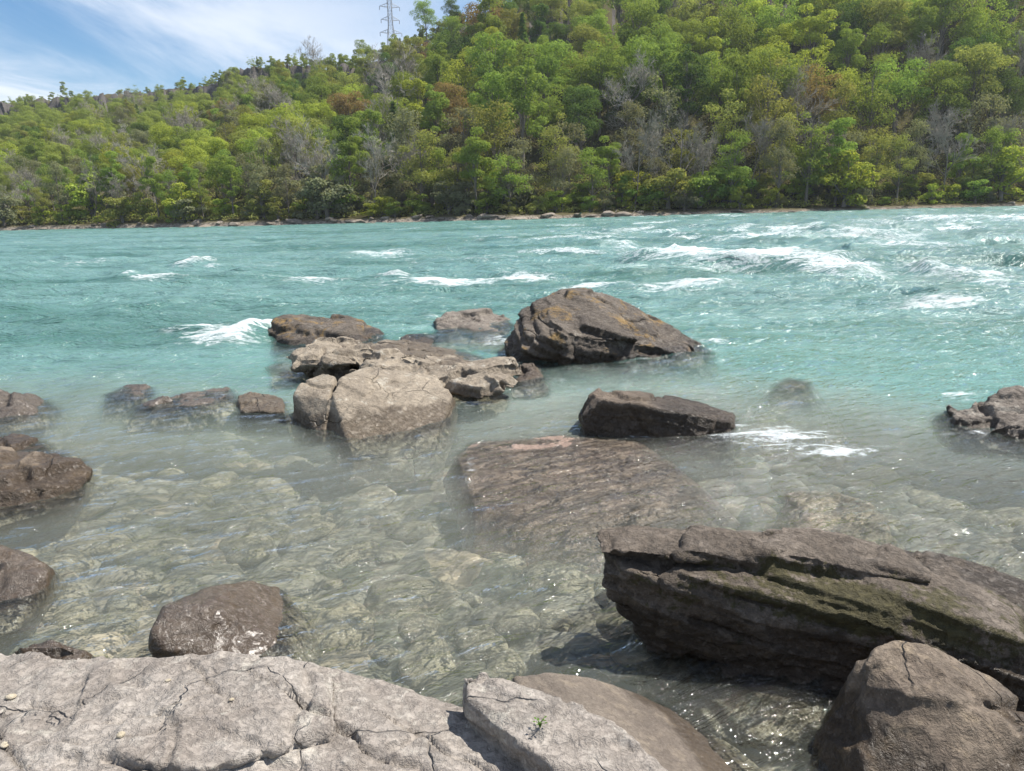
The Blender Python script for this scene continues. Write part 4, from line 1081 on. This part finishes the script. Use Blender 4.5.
    for _ in range(5200):
        a = rng.uniform(-40, 40); rs = float(shore_r(a)); s = 4 + abs(rng.gauss(0, 1)) * 22; r = rs + s
        if r > float(np.interp(a, AZK, RIMD)) - 6: continue
        z = float(ground(np.array([a]), np.array([r]))[0])
        C.append((r * math.sin(R(a)), r * math.cos(R(a)), z))
    C = np.array(C); n = 9
    Q = np.repeat(C, n, 0) + nr.normal(0, 1, (len(C) * n, 3)) * (.8, .8, .35) + (0, 0, .45)
    me = leaves_mesh('undergrowth', Q, np.tile([0, -.3, 1.], (len(Q), 1)), .5, nr)
    o = link('undergrowth', me, LEAF['olive']); tag(o, 'low olive undergrowth covering the floor of the wooded slope', 'undergrowth', kind='stuff')
    # single trees that stand out against the sky on the rim
    for px, py, hpx, kind, colour, dist, lab, nm in (
            (426, 27, 32, 'broad', 'mid-green', 3, 'single rounded green tree against the sky right of the pylon', 'broadleaf_tree'),
            (453, 20, 24, 'broad', 'dark green', 5, 'darker green tree at the cliff top, right of the single rounded one', 'broadleaf_tree'),
            (400, 42, 20, 'conifer', 'dark green', -1, 'small dark conifer on the outcrop beneath the pylon', 'conifer_tree'),
            (257, 60, 10, 'conifer', 'dark green', 2, 'tiny dark conifer on the outcrop top left of the pylon', 'conifer_tree')):
        d = ray(px, py); a = math.degrees(math.atan2(d[0], d[1])); rd = float(np.interp(a, AZK, RIMD)) + dist
        x, y = rd * math.sin(R(a)), rd * math.cos(R(a)); z = float(ground(np.array([a]), np.array([rd]))[0])
        H = hpx * rd / FPX; s = H / 17
        o = place_tree(nm, kind, colour, x, y, z - .3, (s, s, s), 1., 2, 'trees against the sky on the rim'); o['label'] = lab


plant_forest()


# ------------------------------------------------------------------ boulders along the far waterline
def build_shore_boulders():
    rng = random.Random(8)
    mat = rock_material('shore_boulder_stone', (.20, .17, .145), (.30, .26, .225), (.40, .355, .31), wet=.25, bump=6, grain=.25)
    meshes = []
    for k in range(6):
        bm = bmesh.new()
        for q in range(26):
            v = Vector((rng.gauss(0, 1), rng.gauss(0, 1), rng.gauss(0, 1))).normalized(); bm.verts.new((v.x * rng.uniform(.85, 1.1), v.y * .8, v.z * .55))
        bmesh.ops.convex_hull(bm, input=bm.verts)
        dead = [v for v in bm.verts if not v.link_faces]
        bmesh.ops.delete(bm, geom=dead, context='VERTS')
        bmesh.ops.bevel(bm, geom=bm.edges[:] + bm.verts[:], offset=.06, segments=2, affect='EDGES')
        me = bpy.data.meshes.new('shore_boulder'); bm.to_mesh(me); bm.free(); me.materials.append(mat); meshes.append(me)
    items = []
    for i in range(120):
        a = -36 + 72 * (i + rng.random()) / 120
        rs = float(shore_r(a)); r = rs + rng.uniform(-3.6, 1.5)
        s = rng.uniform(.5, 1.3) * (1.5 if rng.random() < .15 else 1)
        o = bpy.data.objects.new('shore_boulder', rng.choice(meshes)); COL.objects.link(o)
        x, y = r * math.sin(R(a)), r * math.cos(R(a)); z = float(ground(np.array([a]), np.array([r]))[0])
        o.location = (x, y, max(z, -.15) + .15 * s); o.rotation_euler = (rng.uniform(-.2, .2), rng.uniform(-.2, .2), rng.uniform(0, 6.28)); o.scale = (s * rng.uniform(1, 1.9), s, s * rng.uniform(.6, 1))
        tag(o, None, 'boulder', 'boulders along the far waterline')
        px = proj([x, y, z])[0]
        items.append((o, px, ('large' if s > .95 else 'small') + ' grey boulder', f'on the far waterline {zone(px)}'))
    ordinal_labels(items)


build_shore_boulders()


# ------------------------------------------------------------------ pylon on the rim
def build_pylon():
    d = ray(391, 33); a = math.degrees(math.atan2(d[0], d[1])); r = 372.
    x, y = r * math.sin(R(a)), r * math.cos(R(a)); z = float(ground(np.array([a]), np.array([r]))[0])
    root = bpy.data.objects.new('power_pylon', None); COL.objects.link(root); root.location = (x, y, z); root.rotation_euler = (0, 0, R(18))
    tag(root, 'grey steel lattice power pylon standing on the gorge rim against the sky', 'pylon')
    m, n, out = material('galvanised_steel'); b = n.node('ShaderNodeBsdfPrincipled'); n.put(b.inputs['Base Color'], (.30, .31, .33)); n.put(b.inputs['Metallic'], .3); n.put(b.inputs['Roughness'], .6); n.l.new(b.outputs[0], out.inputs[0])
    H = 36.
    def wdt(h): return 3.0 - 2.1 * min(1, h / 22.)
    br = Tubes(); lv = np.linspace(0, H, 13)
    for sx, sy in ((-1, -1), (1, -1), (1, 1), (-1, 1)):
        t = Tubes(); t.path([np.array([sx * wdt(h), sy * wdt(h), h]) for h in lv], .13, .09, 4); link('leg', t.mesh('leg', False), m, root)
    for h0, h1 in zip(lv[:-1], lv[1:]):
        w0, w1 = wdt(h0), wdt(h1)
        for (ax, ay), (bx, by) in (((-1, -1), (1, -1)), ((1, -1), (1, 1)), ((1, 1), (-1, 1)), ((-1, 1), (-1, -1))):
            br.seg((ax * w0, ay * w0, h0), (bx * w1, by * w1, h1), .06, .06, 3); br.seg((bx * w0, by * w0, h0), (ax * w1, ay * w1, h1), .06, .06, 3); br.seg((ax * w1, ay * w1, h1), (bx * w1, by * w1, h1), .06, .06, 3)
    link('bracing', br.mesh('bracing', False), m, root)
    for h, L in ((17.5, 5.0), (23., 4.2), (28.5, 4.6), (34, 3.4)):
        t = Tubes()
        for s in (-1, 1):
            for q in (-1, 1):
                t.seg((s * .8, q * .8, h), (s * L, 0, h + .3), .09, .06, 4); t.seg((s * .8, q * .8, h + 1.8), (s * L, 0, h + .3), .08, .05, 4)
            for u in np.linspace(.2, .8, 4): t.seg((s * (.8 + (L - .8) * u), 0, h), (s * (.8 + (L - .8) * u), 0, h + 1.8 * (1 - u)), .05, .05, 3)
        arm = link('crossarm', t.mesh('crossarm', False), m, root)
        for s in (-1, 1):
            t = Tubes(); t.path([np.array([s * L, 0, h + .3 - q]) for q in (0, .4, .8, 1.2, 1.6)], .14, .14, 6); link('insulator', t.mesh('insulator'), m, arm)


build_pylon()


# ------------------------------------------------------------------ small things on the ledge
def build_small():
    dg = bpy.context.evaluated_depsgraph_get()
    rng = random.Random(3)
    mat = rock_material('pale_pebble', (.38, .33, .25), (.44, .39, .31), (.5, .45, .38), wet=-9, bump=.15, grain=5)
    V = []; Fc = []; n0 = 0
    for vv, ff in ROCKS[:3]:
        V.append(vv); Fc += [tuple(i + n0 for i in f) for f in ff]; n0 += len(vv)
    tree = BVHTree.FromPolygons([tuple(v) for v in np.concatenate(V)], Fc)
    def drop(px, py):
        d = Vector(ray(px, py)).normalized(); h = tree.ray_cast(Vector(EYEP), d, 20.)
        return h[0] if h[0] is not None else Vector(W(px, py, .4))
    for px, py, s, lab in ((121, 736, .017, 'pale yellowish pebble resting on the ledge, lower left'), (12, 698, .02, 'pale pebble on the wedged block at the left edge'),
                           (5, 746, .018, 'pale pebble in the bottom left corner of the ledge'), (168, 681, .011, 'tiny pale pebble near the upper left edge of the ledge'), (232, 700, .010, 'tiny pale pebble in the middle of the ledge')):
        bm = bmesh.new(); s *= .7; bmesh.ops.create_icosphere(bm, subdivisions=3, radius=s)
        for v in bm.verts:
            v.co *= 1 + .25 * math.sin(v.co.x / s * 2 + px) * math.cos(v.co.y / s * 1.7); v.co.z *= .6; v.co.x *= 1.25
        me = bpy.data.meshes.new('pebble'); bm.to_mesh(me); bm.free()
        for p in me.polygons: p.use_smooth = True
        o = link('pebble', me, mat, None, drop(px, py) + Vector((0, 0, s * .35))); o.rotation_euler = (0, 0, rng.random() * 6); tag(o, lab, 'pebble', 'pebbles on the ledge')
    # weed in the crack
    p = drop(540, 728)
    root = bpy.data.objects.new('weed', None); COL.objects.link(root); root.location = p; tag(root, 'small green weed growing in the crack beside the raised slab', 'weed')
    m, n, out = material('weed_green'); b = n.node('ShaderNodeBsdfDiffuse'); n.put(b.inputs[0], (.07, .13, .025)); n.l.new(b.outputs[0], out.inputs[0])
    t = Tubes(); Vv = []
    for i in range(9):
        a = i * 2.4; e = np.array([math.cos(a) * .012, math.sin(a) * .012, .016 + .008 * (i % 3)]); t.path([np.zeros(3), e * .5 + (0, 0, .008), e], .0012, .0008, 4)
        u = np.array([-math.sin(a), math.cos(a), 0]) * .0035; o2 = np.array([math.cos(a), math.sin(a), .3]) * .012
        Vv += [e, e + o2 * .5 + u, e + o2, e + o2 * .5 - u]
    link('stem', t.mesh('stem'), m, root); link('leaves', mesh_np('leaves', Vv, np.arange(len(Vv)).reshape(-1, 4), False), m, root)


build_small()


# ------------------------------------------------------------------ air
def build_haze():
    me = bpy.data.meshes.new('haze'); bm = bmesh.new(); bmesh.ops.create_cube(bm, size=1)
    for v in bm.verts: v.co = Vector((v.co.x * 1900, v.co.y * 1900 + 350, -4.5 if v.co.z < 0 else 150))
    bm.to_mesh(me); bm.free()
    m, n, out = material('air_haze'); pv = n.node('ShaderNodeVolumePrincipled')
    n.put(pv.inputs['Color'], (.80, .88, 1.)); n.put(pv.inputs['Density'], HAZE); n.put(pv.inputs['Anisotropy'], .2)
    n.l.new(pv.outputs[0], out.inputs['Volume'])
    o = link('haze', me, m); tag(o, kind='stuff')


build_haze()
